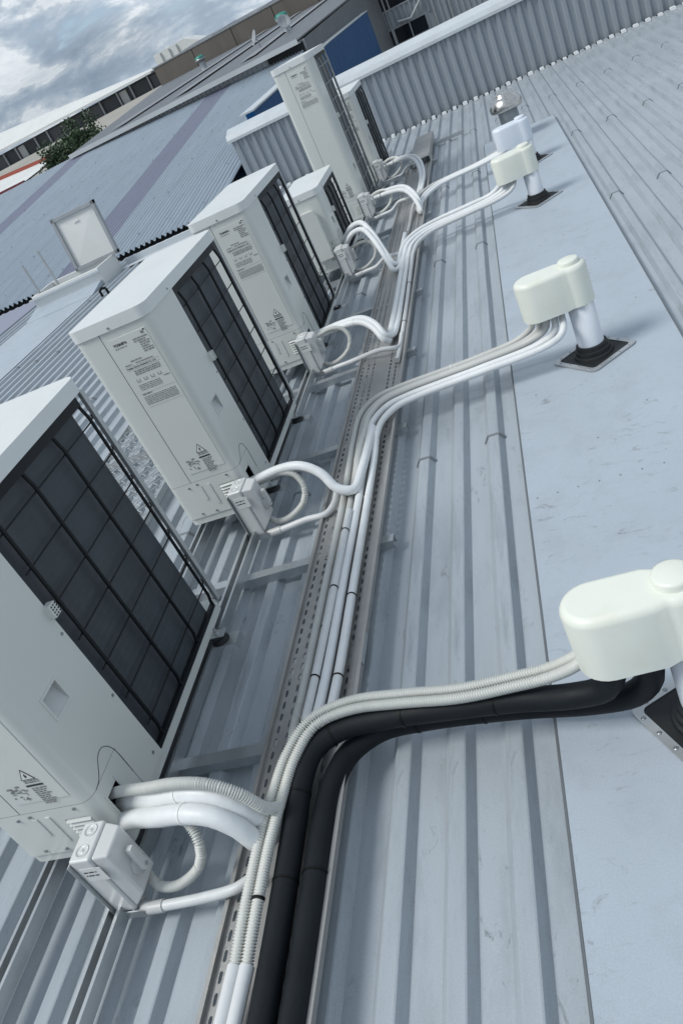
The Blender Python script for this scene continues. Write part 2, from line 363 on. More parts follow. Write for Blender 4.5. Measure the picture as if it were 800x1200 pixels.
def word_bars(rnd, x0, x1, z, h, mb, y=-.0006):
    x = x0
    while x < x1-.002:
        w = rnd.uniform(.004, .016); w = min(w, x1-x)
        mb.quad((x, y, z), (x+w, y, z), (x+w, y, z+h), (x, y, z+h)); x += w+rnd.uniform(.0012, .0035)
def make_unit(W_, L_, H_, name, tall=False, small=False):
    u = thing(name, '', 'outdoor unit')
    r = .032; cw = .27 if not small else .2      # cream part of the coil side
    zl = H_-.045; zs = .19
    # base, lid
    MB().prism(rounded_rect(.004, W_-.004, .004, L_-.004, .03), 'z', .0, .032).build('base_pan', 'cream', u)
    lid = MB().prism(rounded_rect(-.006, W_+.006, -.006, L_+.006, .042, 8), 'z', zl+.0015, H_).build('lid', 'cream_lid', u, bevel=.018, segs=5)
    # dark core box added in the machine bay, blocks light behind seams and openings
    MB().box(.01, W_-.034, .010, cw-.01, .033, zl).box(W_-.034, W_-.003, cw-.012, cw-.01, .033, zl).build('dark_core', 'seam_dark', u)
    MB().box(.004, .010, cw-.01, L_-.004, .033, zl).build('fan_bulkhead', 'seam_dark', u)
    sx = .108*W_/.32
    # panels
    p_front = [(0, L_)] + [(0, r)] + arc(r, r, r, 180, 270)[1:] + [(sx-.0012, 0)]
    o = sheet(p_front, [zs+.0005, zl]).build('front_panel', 'cream', u); smooth_obj(o)
    hy0, hy1, hz0, hz1 = .085, .150, .385, .445
    if small: hy0, hy1, hz0, hz1 = .07, .12, .28, .33
    p_end = [(sx+.0012, 0), (W_-r, 0)] + arc(W_-r, r, r, -90, 0)[1:] + [(W_, hy0), (W_, hy1), (W_, cw)]
    ih = len(p_end)-3
    ep = sheet(p_end, [zs+.0005, hz0, hz1, zl], skip={(ih, 1)}); ep.quad((W_, .152, .030), (W_, cw, .030), (W_, cw, zs+.0005), (W_, .152, zs+.0005))
    o = ep.build('end_panel', 'cream', u); smooth_obj(o)
    # handle recess: sloping pocket with a raised rim
    mb = MB()
    mb.quad((W_, hy0, hz0), (W_, hy1, hz0), (W_-.022, hy1, hz1), (W_-.022, hy0, hz1))
    mb.quad((W_, hy0, hz0), (W_-.022, hy0, hz1), (W_, hy0, hz1)); mb.quad((W_, hy1, hz0), (W_, hy1, hz1), (W_-.022, hy1, hz1))
    mb.quad((W_, hy0, hz1), (W_-.022, hy0, hz1), (W_-.022, hy1, hz1), (W_, hy1, hz1))
    hr = mb.build('handle_recess', 'isolator_dark', u)
    mb = MB(); e = .006
    mb.box(W_-.001, W_+.0025, hy0-e, hy0, hz0-e, hz1+e).box(W_-.001, W_+.0025, hy1, hy1+e, hz0-e, hz1+e).box(W_-.001, W_+.0025, hy0, hy1, hz0-e, hz0).box(W_-.001, W_+.0025, hy0, hy1, hz1, hz1+e)
    mb.build('rim', 'cream', hr)
    # lower service cover with louvre opening and pipe opening
    lx0, lx1 = W_*.66, W_*.66+.082
    lx1 = min(lx1, W_-r-.004)
    py0, py1 = .040, .092
    p_low = [(0, r)] + arc(r, r, r, 180, 270)[1:] + [(lx0, 0), (lx1, 0), (W_-r, 0)] + arc(W_-r, r, r, -90, 0)[1:] + [(W_, py0), (W_, py1), (W_, .1505)]
    il = p_low.index((lx0, 0)); ip = p_low.index((W_, py0))
    o = sheet(p_low, [.030, .050, .065, .145, .155, zs-.0005], skip={(il, 2), (ip, 1), (ip, 2)}).build('service_cover', 'cream', u); smooth_obj(o)
    for i in range(6):
        z = .068+i*.0132
        MB().quad((lx0, .006, z+.012), (lx0, -.004, z), (lx1, -.004, z), (lx1, .006, z+.012)).build('louvre', 'cream', o)
    # raised flange round the pipe opening and arched cover seam on the coil side
    mb = MB(); 
    mb.box(W_-.001, W_+.002, .034, .040, .046, .16).box(W_-.001, W_+.002, .092, .098, .046, .16).box(W_-.001, W_+.002, .040, .092, .046, .050)
    mb.build('pipe_flange', 'cream', o)
    pts = smooth_path([(W_+.0006, .032, zs), (W_+.0006, .055, zs+.004), (W_+.0006, .078, zs+.022), (W_+.0006, .098, zs+.038), (W_+.0006, .122, zs+.040), (W_+.0006, .140, zs+.024), (W_+.0006, .150, zs-.004), (W_+.0006, .151, .10)], .008)
    MB().tube(pts, .0008, 5).build('cover_seam', 'seam_dark', o)
    # embossed bars on the service cover
    mb = MB().box(W_*.40, W_*.40+.012, -.0025, 0, .10, .165).box(W_*.52, W_*.52+.012, -.0025, 0, .07, .165)
    mb.build('embossed_bar', 'cream', o)
    # coil (L-shaped round the far corner)
    cx = W_-.016
    pc = [(cx, cw-.005), (cx, L_-.11)] + arc(cx-.07, L_-.11, .07, 0, 90)[1:] + [(.04, L_-.04)]
    pin = [(x-.02 if y < L_-.1 else x-.012, y-.0 if y < L_-.1 else y-.02) for x, y in pc]
    mb = MB(); n = len(pc); vs = [(x, y, z) for z in (.034, zl-.004) for x, y in pc]+[(x, y, z) for z in (.034, zl-.004) for x, y in pin]
    fs = [(i, i+1, n+i+1, n+i) for i in range(n-1)]+[(2*n+i+1, 2*n+i, 3*n+i, 3*n+i+1) for i in range(n-1)]
    mb.add(vs, fs); o = mb.build('coil', 'coil', u); smooth_obj(o)
    # guard of crossing wires
    gx = W_-.003
    MB().box(W_-.014, W_, cw+.002, L_-.05, zl-.028, zl-.001).build('guard_rail', 'guard', u)
    MB().box(W_-.014, W_, cw+.002, L_-.05, .034, .048).build('guard_rail', 'guard', u)
    wt = 'guard' if not tall else 'post'
    vm = MB().tube([(0, 0, .045), (0, 0, .06), (.006, 0, .085), (.006, 0, zl-.07), (0, 0, zl-.04), (-.004, 0, zl-.02)], .0056 if not tall else .003, 6).mesh('guard_wire', wt)
    hm = MB().tube([(0, cw+.02, 0), (0, L_-.055, 0), (-.01, L_-.02, 0), (-.02, L_-.006, .004)], .0024, 5).mesh('guard_wire', wt)
    nv = 4
    for i in range(nv):
        place('guard_wire', vm, u, (gx, cw+.045+(L_-.10-cw)*i/(nv-1.0), 0))
    nh = 7 if not tall else 9
    for i in range(nh): place('guard_wire', hm, u, (gx+.002, 0, .05+(zl-.09)*(i+.6)/nh))
    MB().box(W_-.020, W_+.001, L_-.006, L_+.001, .03, zl).box(W_-.002, W_+.001, L_-.018, L_-.006, .03, zl).build('corner_post', 'post', u)
    # thermistor clip on the coil edge
    mb = MB().box(W_-.006, W_+.020, cw-.012, cw+.018, H_*.60, H_*.60+.036)
    th = mb.build('sensor_holder', 'cream', u, bevel=.004)
    mb = MB()
    for i in range(3):
        for j in range(4): mb.box(W_+.0198, W_+.0206, cw-.008+i*.009, cw-.003+i*.009, H_*.6+.005+j*.008, H_*.6+.009+j*.008)
    mb.build('sensor_slot', 'seam_dark', th)
    # fan side
    for fz in ([H_*.5] if not tall else [H_*.29, H_*.71]):
        rad = min(.24 if not small else .19, H_*.42); fy = cw+(L_-cw)*.5
        MB().cyl((-.0035, fy, fz), rad, .003, 32, 'x').build('fan_opening', 'seam_dark', u)
        g = MB()
        for q in range(1, 6):
            ring = [(-.012, fy+rad*q/5*math.cos(2*math.pi*i/28), fz+rad*q/5*math.sin(2*math.pi*i/28)) for i in range(29)]
            g.tube(ring, .0022, 4, False)
        for i in range(8):
            a = math.pi*2*i/8; g.tube([(-.012, fy, fz), (-.012, fy+rad*math.cos(a), fz+rad*math.sin(a))], .0025, 4)
        g.build('fan_guard', 'cream', u)
    # screws
    sm = MB().cyl((0, -.002, 0), .0045, .003, 8, 'y').mesh('screw', 'vent_pipe')
    for x, z in ((W_*.5, zl+.012), (sx+.02, zs-.014), (sx-.02, zs-.02), (W_*.82, zs-.012), (.08, .045), (W_*.45, .042)):
        place('screw', sm, u, (x, -.0015 if z < zl else -.0065, z))
    sm2 = MB().cyl((-.001, 0, 0), .0045, .003, 8, 'x').mesh('screw', 'vent_pipe')
    for y, z in ((cw-.012, H_*.55), (cw-.012, H_*.30), (cw-.03, .06), (cw-.05, zl+.014)):
        place('screw', sm2, u, (W_ if z < zl else W_+.006, y, z))
    # feet
    for y in (L_*.17, L_*.83):
        MB().box(-.03, W_+.045, y-.02, y+.02, -.003, .0).build('foot', 'galv', u)
    # rating label and warning sticker
    rnd = random.Random(3)
    if not small:
        zt = H_-.075; x0, x1 = sx+.018, W_-.036
        lp = MB().box(x0, x1, -.0018, .0, zs+.035, zt).build('label_panel', 'cream', u, bevel=.001, segs=1)
        y_ = -.0026
        txt = TX.setdefault('brand', text_mesh('brand_lettering', 'TOSHIBA', .0135, 'ink', .0005))
        o = place('brand_lettering', txt, lp, (x0+.012, y_, zt-.030)); o.rotation_euler = (R(90), 0, 0)
        mk = TX.setdefault('maker', text_mesh('maker_line', 'Toshiba Carrier (Thailand) Co., Ltd.', .0085, 'ink', .0002))
        o = place('maker_line', mk, lp, (x0+.008, y_, zt-.122)); o.rotation_euler = (R(90), 0, 0)
        mb = MB()
        word_bars(rnd, x0+.012, x0+.06, zt-.040, .0035, mb, y_)
        for q in range(7): word_bars(rnd, x0+.092+(.018 if q > 1 else 0), x1-.006-(.012 if q % 3 == 1 else 0), zt-.030-q*.0085, .0048, mb, y_)
        word_bars(rnd, x0+.04, x0+.09, zt-.098, .0045, mb, y_); word_bars(rnd, x0+.01, x0+.04, zt-.108, .004, mb, y_); word_bars(rnd, x0+.055, x1-.03, zt-.108, .004, mb, y_)
        for q in range(3): word_bars(rnd, x0+.03, x1-.02, zt-.136-q*.007, .0042, mb, y_)
        for q in range(4): word_bars(rnd, x0+.015, x0+.11, zt-.190-q*.0065, .0028, mb, y_)
        word_bars(rnd, x1-.03, x1-.006, zt-.186, .004, mb, y_); word_bars(rnd, x0+.01, x0+.05, zt-.228, .005, mb, y_)
        for q in range(6): word_bars(rnd, x0+.008, x1-.012, zt-.238-q*.0062, .003, mb, y_)
        for q in range(9):   # little square code block is left plain: three short marks and symbol boxes only
            pass
        for q in range(4):
            a = x0+.02+q*.03; mb.box(a, a+.014, y_-.0001, y_, zt-.176, zt-.174).box(a, a+.002, y_-.0001, y_, zt-.176, zt-.164).box(a+.012, a+.014, y_-.0001, y_, zt-.176, zt-.164)
        mb.build('fine_print', 'ink_grey', lp)['kind'] = 'stuff'
        mb = MB()
        for q in range(2): mb.box(x0+.005, x1-.01, y_-.0001, y_, zt-.1135-q*.013, zt-.1128-q*.013)
        mb.box(x0+.006, x1-.006, y_-.0001, y_, zt-.222, zt-.2213).box(x0+.006, x1-.006, y_-.0001, y_, zt-.279, zt-.2783)
        mb.box(x1-.024, x1-.012, y_-.0001, y_, zt-.018, zt-.008)
        mb.build('ruled_line', 'ink_grey', lp)['kind'] = 'stuff'
        MB().cyl((x1-.008, y_, zt-.006), .0035, .001, 8, 'y').build('screw', 'ink', lp)
        # warning triangle
        zt2 = zs+.125; xt = x1-.062
        tri = lambda s_, y: [(xt-s_*.5, y, zt2-s_*.29), (xt+s_*.5, y, zt2-s_*.29), (xt, y, zt2+s_*.58)]
        MB().quad(*tri(.042, y_)).build('warning_triangle', 'ink', lp)
        wtri = MB().quad(*tri(.034, y_-.0004)).build('warning_triangle', 'far_white', lp)
        MB().quad((xt-.002, y_-.0008, zt2-.006), (xt+.004, y_-.0008, zt2-.001), (xt+.001, y_-.0008, zt2+.010), (xt-.003, y_-.0008, zt2+.003)).build('symbol', 'ink', wtri)
        mb = MB(); mb.box(xt-.022, xt+.026, y_-.0002, y_, zt2-.036, zt2-.030)
        mb.build('heading_bar', 'ink', lp)
        mb = MB()
        for q in range(2): word_bars(rnd, xt-.018, xt+.024, zt2-.024+q*.006, .004, mb, y_)
        for q in range(9): word_bars(rnd, xt-.014, xt+.028-(q % 3)*.005, zt2-.046-q*.0068, .0042, mb, y_)
        # small wiring diagram
        for q in range(22):
            a = x0+.008+rnd.random()*.052; zz_ = zs+.042+rnd.random()*.052; ww = rnd.uniform(.004, .016)
            if rnd.random() < .5: mb.box(a, a+ww, y_-.0001, y_, zz_, zz_+rnd.uniform(.0015, .006))
            else: mb.box(a, a+.002, y_-.0001, y_, zz_, zz_+ww)
        mb.build('fine_print', 'ink_grey', lp)['kind'] = 'stuff'
        for a, b_ in (((x0, zs+.035), (x1, zs+.0362)), ((x1-.0012, zs+.035), (x1, zt))):
            pass
    else:
        # bulging valve cover on the end of the small unit
        MB().prism([(W_*.30, .10), (W_*.78, .10), (W_*.78, .40), (W_*.70, .44), (W_*.38, .44), (W_*.30, .40)], 'y', -.055, -.0005).build('valve_cover', 'cream', u, bevel=.015, segs=3)
    return u

std = make_unit(.32, .90, .89, 'outdoor_unit')
tall = make_unit(.32, .90, 1.34, 'outdoor_unit', tall=True)
small = make_unit(.29, .72, .56, 'outdoor_unit', small=True)
GU = 'outdoor units in a row along the roof'
def put(u, y, z, label, w=.32):
    u.location = (UX-w, y, z); u['label'] = label; u['group'] = GU; return u
put(std, 1.035, .135, 'cream outdoor unit with black coil cut off by the left edge, nearest of the row')
UN = [(1.035, .135), (2.515, .13), (3.985, .105), (5.56, .10), (7.06, .05), (8.42, .03)]
c2 = put(copy_tree(std), 2.515, .13, 'cream outdoor unit with whole rating label showing, second from the camera')
c3 = put(copy_tree(std), 3.985, .105, 'cream outdoor unit third from the camera, just in front of the small unit')
put(small, 5.56, .12, 'small low outdoor unit with a bulging valve cover, between third unit and tall unit', .29)
put(tall, 7.06, .05, 'tallest outdoor unit, double height with light wire guard, in front of the far parapet')
c5 = put(copy_tree(std), 8.42, .03, 'farthest outdoor unit, half hidden behind the tall one at the parapet')

# ------------------------------------------------------------------ rails, crossbars, mounts
def channel(name, x, y0, y1, z, label, group):
    mb = MB(); w = .0205; t_ = .0025
    mb.box(x-w, x+w, y0, y1, z, z+t_).box(x-w, x-w+t_, y0, y1, z+t_, z+.041).box(x+w-t_, x+w, y0, y1, z+t_, z+.041)
    mb.box(x-w+t_, x-w+.009, y0, y1, z+.0385, z+.041).box(x+w-.009, x+w-t_, y0, y1, z+.0385, z+.041)
    return tag(mb.build(name, 'galv', None, base=(x, (y0+y1)/2, z)), label, 'rail', group)
channel('support_rail', -1.335, -.6, 9.8, .0605, 'long steel strut rail under the coil side of the outdoor units', 'unit support rails')
channel('support_rail', -1.60, -.6, 9.8, .0605, 'long steel strut rail under the fan side of the outdoor units', 'unit support rails')
YB = [.42, 1.34, 2.155, 2.95, 3.75, 4.62, 5.5, 6.35, 7.3, 8.3, 9.25]
XB = ['nearest to the camera', 'beside the nearest unit', 'between first and second unit', 'beside the second unit', 'just before the third unit', 'beside the third unit',
      'beside the small unit', 'between small and tall unit', 'beside the tall unit', 'before the farthest unit', 'with bright end past the tray near the parapet']
for yb, w_ in zip(YB, XB):
    mb = MB().box(-1.75, -.74 if yb < 9 else -.47, yb-.02, yb+.02, .0585, .0605).box(-1.75, -.74 if yb < 9 else -.47, yb-.02, yb-.0178, .0275, .0585).box(-1.75, -.74 if yb < 9 else -.47, yb+.0178, yb+.02, .0275, .0585)
    tag(mb.build('crossbar', 'galv', None, base=(-1.2, yb, .0275)), 'galvanised crossbar on the roof ribs, ' + w_, 'crossbar', 'crossbars under rails and tray')
rub = MB().lathe((0, 0, 0), [(.030, 0), (.031, .005), (.022, .012), (.022, .018), (.029, .024), (.028, .028), (0, .028)], 14).mesh('rubber_body', 'rubber')
blt = MB().cyl((0, 0, .028), .0055, .022, 8).cyl((0, 0, .028), .010, .009, 6, smooth=False).mesh('bolt', 'alu')
plate = MB().box(-.03, .062, -.028, .028, -.002, 0).box(.060, .062, -.028, .028, -.03, -.002).mesh('base_plate', 'galv')
UNAME = ['the nearest', 'the second', 'the third', 'the small', 'the tall', 'the farthest']
for (uy, uz), nm, dL in zip(UN, UNAME, (.9, .9, .9, .72, .9, .9)):
    for fy, fn in ((.17, 'near'), (.83, 'far')):
        for sx_, sn in ((-1.335, 'coil'), (-1.60, 'fan')):
            dx = .045 if sn == 'coil' else -.0
            mt_ = thing('rubber_mount', 'black rubber mount on the %s side under the %s end of %s outdoor unit' % (sn, fn, nm), 'mount', (sx_+dx, uy+dL*fy, .1035), 'rubber mounts under the units')
            hs = max(.3, (uz-.1035-.003)/.028) if uz > .1 else .25
            for n_, me in (('rubber_body', rub), ('bolt', blt), ('base_plate', plate)):
                o = bpy.data.objects.new(n_, me); col.objects.link(o); o.parent = mt_
                if n_ != 'base_plate': o.scale.z = hs
                if n_ == 'base_plate' and sn == 'fan': o.rotation_euler.z = math.pi

# ------------------------------------------------------------------ cable tray with slotted bed
TX0, TX1, TY0, TY1, TZ = -1.035, -.785, -.6, 8.35, .0625
tray = thing('cable_tray', 'long perforated galvanised cable tray carrying the pipes', 'cable tray', (-.9, 0, TZ))
mb = MB(); nc = 8; cwid = (TX1-TX0)/nc; pit = .043
ny = int((TY1-TY0)/pit)
for j in range(ny):
    for i in range(nc):
        x0 = TX0+i*cwid; x1 = x0+cwid; y0 = TY0+j*pit; y1 = y0+pit
        if i in (3, 4):
            mb.add([(x0, y0, TZ), (x1, y0, TZ), (x1, y1, TZ), (x0, y1, TZ)], [(0, 1, 2, 3)]); continue
        xm = (x0+x1)/2; ym = (y0+y1)/2; hx, hy = .0042, .0125
        if i % 2: ym += .0
        st = (1 if i % 2 else -1)*.0068; ym += st
        # stadium hole of 8 points
        hole = [(xm-hx, ym-hy+hx), (xm-hx*.6, ym-hy), (xm+hx*.6, ym-hy), (xm+hx, ym-hy+hx), (xm+hx, ym+hy-hx), (xm+hx*.6, ym+hy), (xm-hx*.6, ym+hy), (xm-hx, ym+hy-hx)]
        vs = [(x0, y0, TZ), (x1, y0, TZ), (x1, y1, TZ), (x0, y1, TZ)]+[(a, b_, TZ) for a, b_ in hole]
        mb.add(vs, [(0, 1, 6, 5), (1, 2, 8, 7), (2, 3, 10, 9), (3, 0, 4, 11), (0, 5, 4), (1, 7, 6), (2, 9, 8), (3, 11, 10)])
mb.build('bed', 'tray_metal', tray)
for xs in (TX0, TX1):
    s_ = 1 if xs == TX0 else -1
    mb = MB().box(min(xs, xs-s_*.0016), max(xs, xs-s_*.0016), TY0, TY1, TZ, TZ+(.012 if s_ > 0 else .036))
    mb.box(min(xs-s_*.0016, xs-s_*.011), max(xs-s_*.0016, xs-s_*.011), TY0, TY1, TZ+(.0105 if s_ > 0 else .0345), TZ+(.012 if s_ > 0 else .036))
    mb.build('side_wall', 'tray_metal', tray)
for yj in (1.62, 4.6, 7.6):
    MB().box(TX1+.002, TX1+.0045, yj-.06, yj+.06, TZ+.006, TZ+.030).build('joint_plate', 'galv', tray)
    MB().box(TX0+.001, TX1-.001, yj-.05, yj+.05, TZ-.0045, TZ-.002).build('joint_plate', 'galv', tray)
pl = MB().box(-1.0, -.80, 8.30, 9.62, .118, .121).box(-1.0, -.997, 8.3, 9.62, .0605, .118).box(-.803, -.80, 8.3, 9.62, .0605, .118)
tag(pl.build('tray_cover', 'tray_metal', None, base=(-.9, 8.96, .0605)), 'plain grey cover plate over the end of the cable tray near the parapet', 'cover plate')

# ------------------------------------------------------------------ roof penetrations with cowls
def footprint(L0):
    # rounded body on the -x side, waist, then the round pocket round the stack (centre 0,0)
    r1, r2 = .066, .061
    right = arc(0, 0, r2, -118, 118, 18)
    left = arc(-L0, 0, r1, 90, 270, 14)
    return right + [(-.052, r1-.002)] + left + [(-.052, -r1+.002)]
def make_cowl_parts(st, cowl_mat, ang=0.0, dz=0.0):
    fp = footprint(.155)
    prof = [(0, 0.0), (0, .142), (.0015, .148), (.005, .154), (.010, .158), (.016, .160)]   # inset, z
    z0 = .235+dz; n = len(fp); rings = []
    cxm = -.06
    def inset(p, d):
        # towards a spine along x
        sx_ = min(max(p[0], -.155), 0); vx, vy = p[0]-sx_, p[1]; l = math.hypot(vx, vy) or 1
        return (p[0]-vx/l*d, p[1]-vy/l*d)
    mb = MB(); vs = []
    for d, z in prof: vs += [(*inset(p, d), z0+z) for p in fp]
    k = len(prof)
    mb.add(vs, [(j*n+i, j*n+(i+1) % n, (j+1)*n+(i+1) % n, (j+1)*n+i) for j in range(k-1) for i in range(n)], True)
    mb.add([(*inset(p, .016), z0+.160) for p in fp], [tuple(range(n))])
    # wall thickness at the open bottom
    vs = [(*p, z0) for p in fp]+[(*inset(p, .003), z0) for p in fp]+[(*inset(p, .003), z0+.12) for p in fp]
    mb.add(vs, [(i, n+i, n+(i+1) % n, (i+1) % n) for i in range(n)]+[(n+i, 2*n+i, 2*n+(i+1) % n, n+(i+1) % n) for i in range(n)])
    c = math.cos(ang); s_ = math.sin(ang)
    mb.v = [(x*c-y*s_, x*s_+y*c, z) for x, y, z in mb.v]
    cowl = bpy.data.objects.new('cowl', mb.mesh('cowl', cowl_mat)); col.objects.link(cowl); cowl.parent = st
    boss = MB().lathe((0, 0, z0+.1602), [(.040, 0), (.040, .012), (.038, .016), (.033, .018), (0, .0185)], 24)
    bo = bpy.data.objects.new('boss', boss.mesh('boss', cowl_mat)); col.objects.link(bo); bo.parent = cowl
    stack = MB().lathe((0, 0, 0), [(.051, .03), (.051, .30+dz), (.047, .30+dz)], 24)
    o = bpy.data.objects.new('stack', stack.mesh('stack', 'stack')); col.objects.link(o); o.parent = st
    boot = MB().lathe((0, 0, 0), [(.080, .003), (.077, .014), (.070, .017), (.069, .034), (.062, .037), (.061, .052), (.0512, .055)], 32, smooth=False)
    o = bpy.data.objects.new('boot', boot.mesh('boot', 'rubber')); col.objects.link(o); o.parent = st
    base = MB().prism(rounded_rect(-.112, .112, -.112, .112, .02, 4), 'z', .0005, .005)
    ob = bpy.data.objects.new('boot_flange', base.mesh('boot_flange', 'rubber')); col.objects.link(ob); ob.parent = st
    outer = rounded_rect(-.120, .120, -.120, .120, .024, 4); inner = rounded_rect(-.100, .100, -.100, .100, .016, 4)
    n = len(outer); mb = MB()
    vs = [(*p, .0022) for p in outer]+[(*p, .0075) for p in outer]+[(*p, .0075) for p in inner]+[(*p, .0052) for p in inner]
    mb.add(vs, [(j*n+i, j*n+(i+1) % n, (j+1)*n+(i+1) % n, (j+1)*n+i) for j in range(3) for i in range(n)])
    of = bpy.data.objects.new('flange_frame', mb.mesh('flange_frame', 'alu')); col.objects.link(of); of.parent = st
    for i in range(16):
        s4 = i//4; q = (i % 4-1.5)*.052; x, y = [(q, -.11), (.11, q), (-q, .11), (-.11, -q)][s4]
        o = bpy.data.objects.new('rivet', RIV2); col.objects.link(o); o.parent = of; o.location = (x, y, .0075)
RIV2 = MB().lathe((0, 0, 0), [(.006, 0), (.005, .0015), (.002, .0025), (0, .0025)], 8).mesh('rivet', 'vent_pipe')
FL = [((.045, 1.215, .0310), R(2), 'cowl', 'cream cowl on a roof pipe cut by the right edge, nearest of the four', -.1),
      ((.055, 3.09, .0296), R(4), 'cowl', 'cream cowl on a white roof pipe, second from the camera, standing alone', .1),
      ((.03, 5.60, .0296), R(4), 'cowl', 'cream cowl on a white roof pipe, in front of the white cowl', .1),
      ((.07, 6.72, .0296), R(4), 'cowl_white', 'bluish white cowl on a roof pipe between cream cowl and metal vent', .1)]
for loc, ang, cm, lb, fr in FL:
    st = thing('pipe_cowl', lb, 'pipe cowl', loc, 'pipe cowls on the flat flashing')
    make_cowl_parts(st, cm, ang, {5.60: -.04, 6.72: -.065}.get(loc[1], 0.0))
    for ch in st.children:
        if ch.name.startswith(('boot_flange', 'flange_frame')): ch.rotation_euler.z = R(38) if loc[1] > 2 else R(28)

# round mushroom vent
mv = thing('mushroom_vent', 'shiny metal mushroom vent behind the cowls near the parapet', 'roof vent', (0.005, 7.75, .0296))
bx, by = 0.005, 7.75
MB().lathe((bx, by, .0296), [(.13, 0), (.105, .03), (.085, .05), (.085, .30), (.09, .30), (.09, .31)], 28).build('vent_pipe', 'vent_pipe', mv)
MB().lathe((bx, by, .0296), [(.09, .28), (.138, .275), (.142, .285), (.142, .315), (.138, .325), (.125, .35), (.10, .375), (.085, .382), (.082, .40), (.078, .405), (.03, .418), (0, .42)], 32).build('vent_cap', 'steel', mv)
MB().lathe((bx, by, .0296), [(.0865, .10), (.0905, .102), (.0905, .118), (.0865, .12)], 28).build('band', 'alu', mv)

# ================================================================== PIPES
def pipe(name, pts, r, mt, label, cat, group, corr=False, ties=(), n=10, tie_mat='tie_black', step=.02, r2=None, r2_at=.55):
    path = smooth_path(pts, step); base = tuple(path[0])
    mb = MB()
    if corr:
        q, rad = corrugate(path, r); mb.tube(q, r, n, True, rad)
    elif r2:
        acc = 0.0; rad = []
        for i, p in enumerate(path):
            if i: acc += (p-path[i-1]).length
            f = min(1.0, max(0.0, (acc-r2_at)/.05)); rad.append(r+(r2-r)*f)
        mb.tube(path, r, n, True, rad)
    else: mb.tube(path, r, n)
    o = mb.build(name, mt, None, base=base); tag(o, label, cat, group)
    cum = [0]
    for a, b_ in zip(path, path[1:]): cum.append(cum[-1]+(b_-a).length)
    for t_ in ties:
        tm = tie_mat
        if isinstance(t_, tuple): t_, tm = t_
        i = min(range(len(cum)), key=lambda q: abs(cum[q]-t_)); i = max(1, min(i, len(path)-2))
        d = (path[i+1]-path[i-1]).normalized()
        tb = MB().tube([path[i]-d*.0024, path[i]+d*.0024], (r2 if r2 and t_ > r2_at+.05 else r)+.0016, n+2)
        tb.build('cable_tie', tm, o)
    return o
def off(pts, dx=0, dy=0, dz=0): return [(x+dx, y+dy, z+dz) for x, y, z in pts]
def lat(pts, d, dz=0.0):
    """offset a path sideways in plan"""
    res = []
    for i, p in enumerate(pts):
        a = Vector(pts[max(i-1, 0)]); b_ = Vector(pts[min(i+1, len(pts)-1)]); t_ = (b_-a); t_.z = 0
        t_ = t_.normalized() if t_.length > 1e-4 else Vector((0, 1, 0)); nrm = Vector((t_.y, -t_.x, 0))
        res.append(tuple(Vector(p)+nrm*d+Vector((0, 0, dz))))
    return res
G1 = 'lines running from the camera to the nearest cowl'
cor = [(-.938, .735, .118), (-.935, .783, .128), (-.922, .978, .155), (-.907, 1.096, .166), (-.884, 1.19, .18), (-.835, 1.268, .192), (-.737, 1.294, .197),
       (-.603, 1.284, .195), (-.455, 1.262, .196), (-.335, 1.255, .205), (-.238, 1.245, .222), (-.165, 1.23, .265), (-.135, 1.225, .33)]
pipe('corrugated_conduit', lat(cor, -.0135), .0130, 'corr_conduit', 'ribbed cream conduit arching to nearest cowl, outer of the two lying above the black pipes', 'conduit', G1, True, n=14)
pipe('corrugated_conduit', lat(cor, .0135, -.002), .0130, 'corr_conduit', 'ribbed cream conduit arching to nearest cowl, inner one touching the black pipes', 'conduit', G1, True, ties=(.13,), n=14)
rg = [(-.985, -.5, .082), (-.968, .2, .088), (-.951, .55, .103), (-.9385, .725, .117)]
for d, w_ in ((-.0145, 'left'), (.0145, 'right')):
    o = pipe('rigid_conduit', lat(rg, d), .0125, 'pale_conduit', 'smooth grey conduit in the bottom foreground feeding the ribbed one, %s of two' % w_, 'conduit', G1, n=14)
    a = Vector(lat(rg, d)[-1]); b_ = Vector(lat(rg, d)[-2]); dr = (a-b_).normalized()
    MB().tube([a-dr*.105, a+dr*.012], .0152, 14).build('coupler', 'pale_conduit', o)
    MB().tube([a-dr*.1085, a-dr*.104], .0158, 14).build('coupler_lip', 'grey_conduit', o)
bl = [(-.892, -.5, .0965), (-.882, .3, .0965), (-.878, .64, .098), (-.878, .868, .105), (-.874, 1.05, .122), (-.866, 1.15, .140), (-.840, 1.228, .148), (-.775, 1.268, .150), (-.65, 1.276, .150), (-.45, 1.262, .150), (-.33, 1.25, .150), (-.22, 1.225, .158), (-.14, 1.205, .185), (-.11, 1.20, .25), (-.108, 1.20, .33)]
br = [(-.826, -.5, .0965), (-.818, .3, .0965), (-.812, .64, .0965), (-.812, .86, .0965), (-.814, 1.07, .0965), (-.806, 1.16, .094), (-.775, 1.245, .089), (-.70, 1.298, .087), (-.58, 1.305, .087), (-.35, 1.285, .088), (-.19, 1.25, .100), (-.09, 1.228, .125), (-.048, 1.215, .18), (-.043, 1.213, .25), (-.043, 1.213, .33)]
pipe('insulated_pipe', bl, .0285, 'black_foam', 'thick black foam pipe in foreground tray, the one beside the ribbed conduits', 'pipe', G1, ties=(1.42, 1.62, 1.78, 1.98, 2.2), n=18)
pipe('insulated_pipe', br, .0285, 'black_foam', 'thick black foam pipe in foreground tray, the one along the tray edge', 'pipe', G1, ties=(1.42, 1.95, 2.12), n=18)

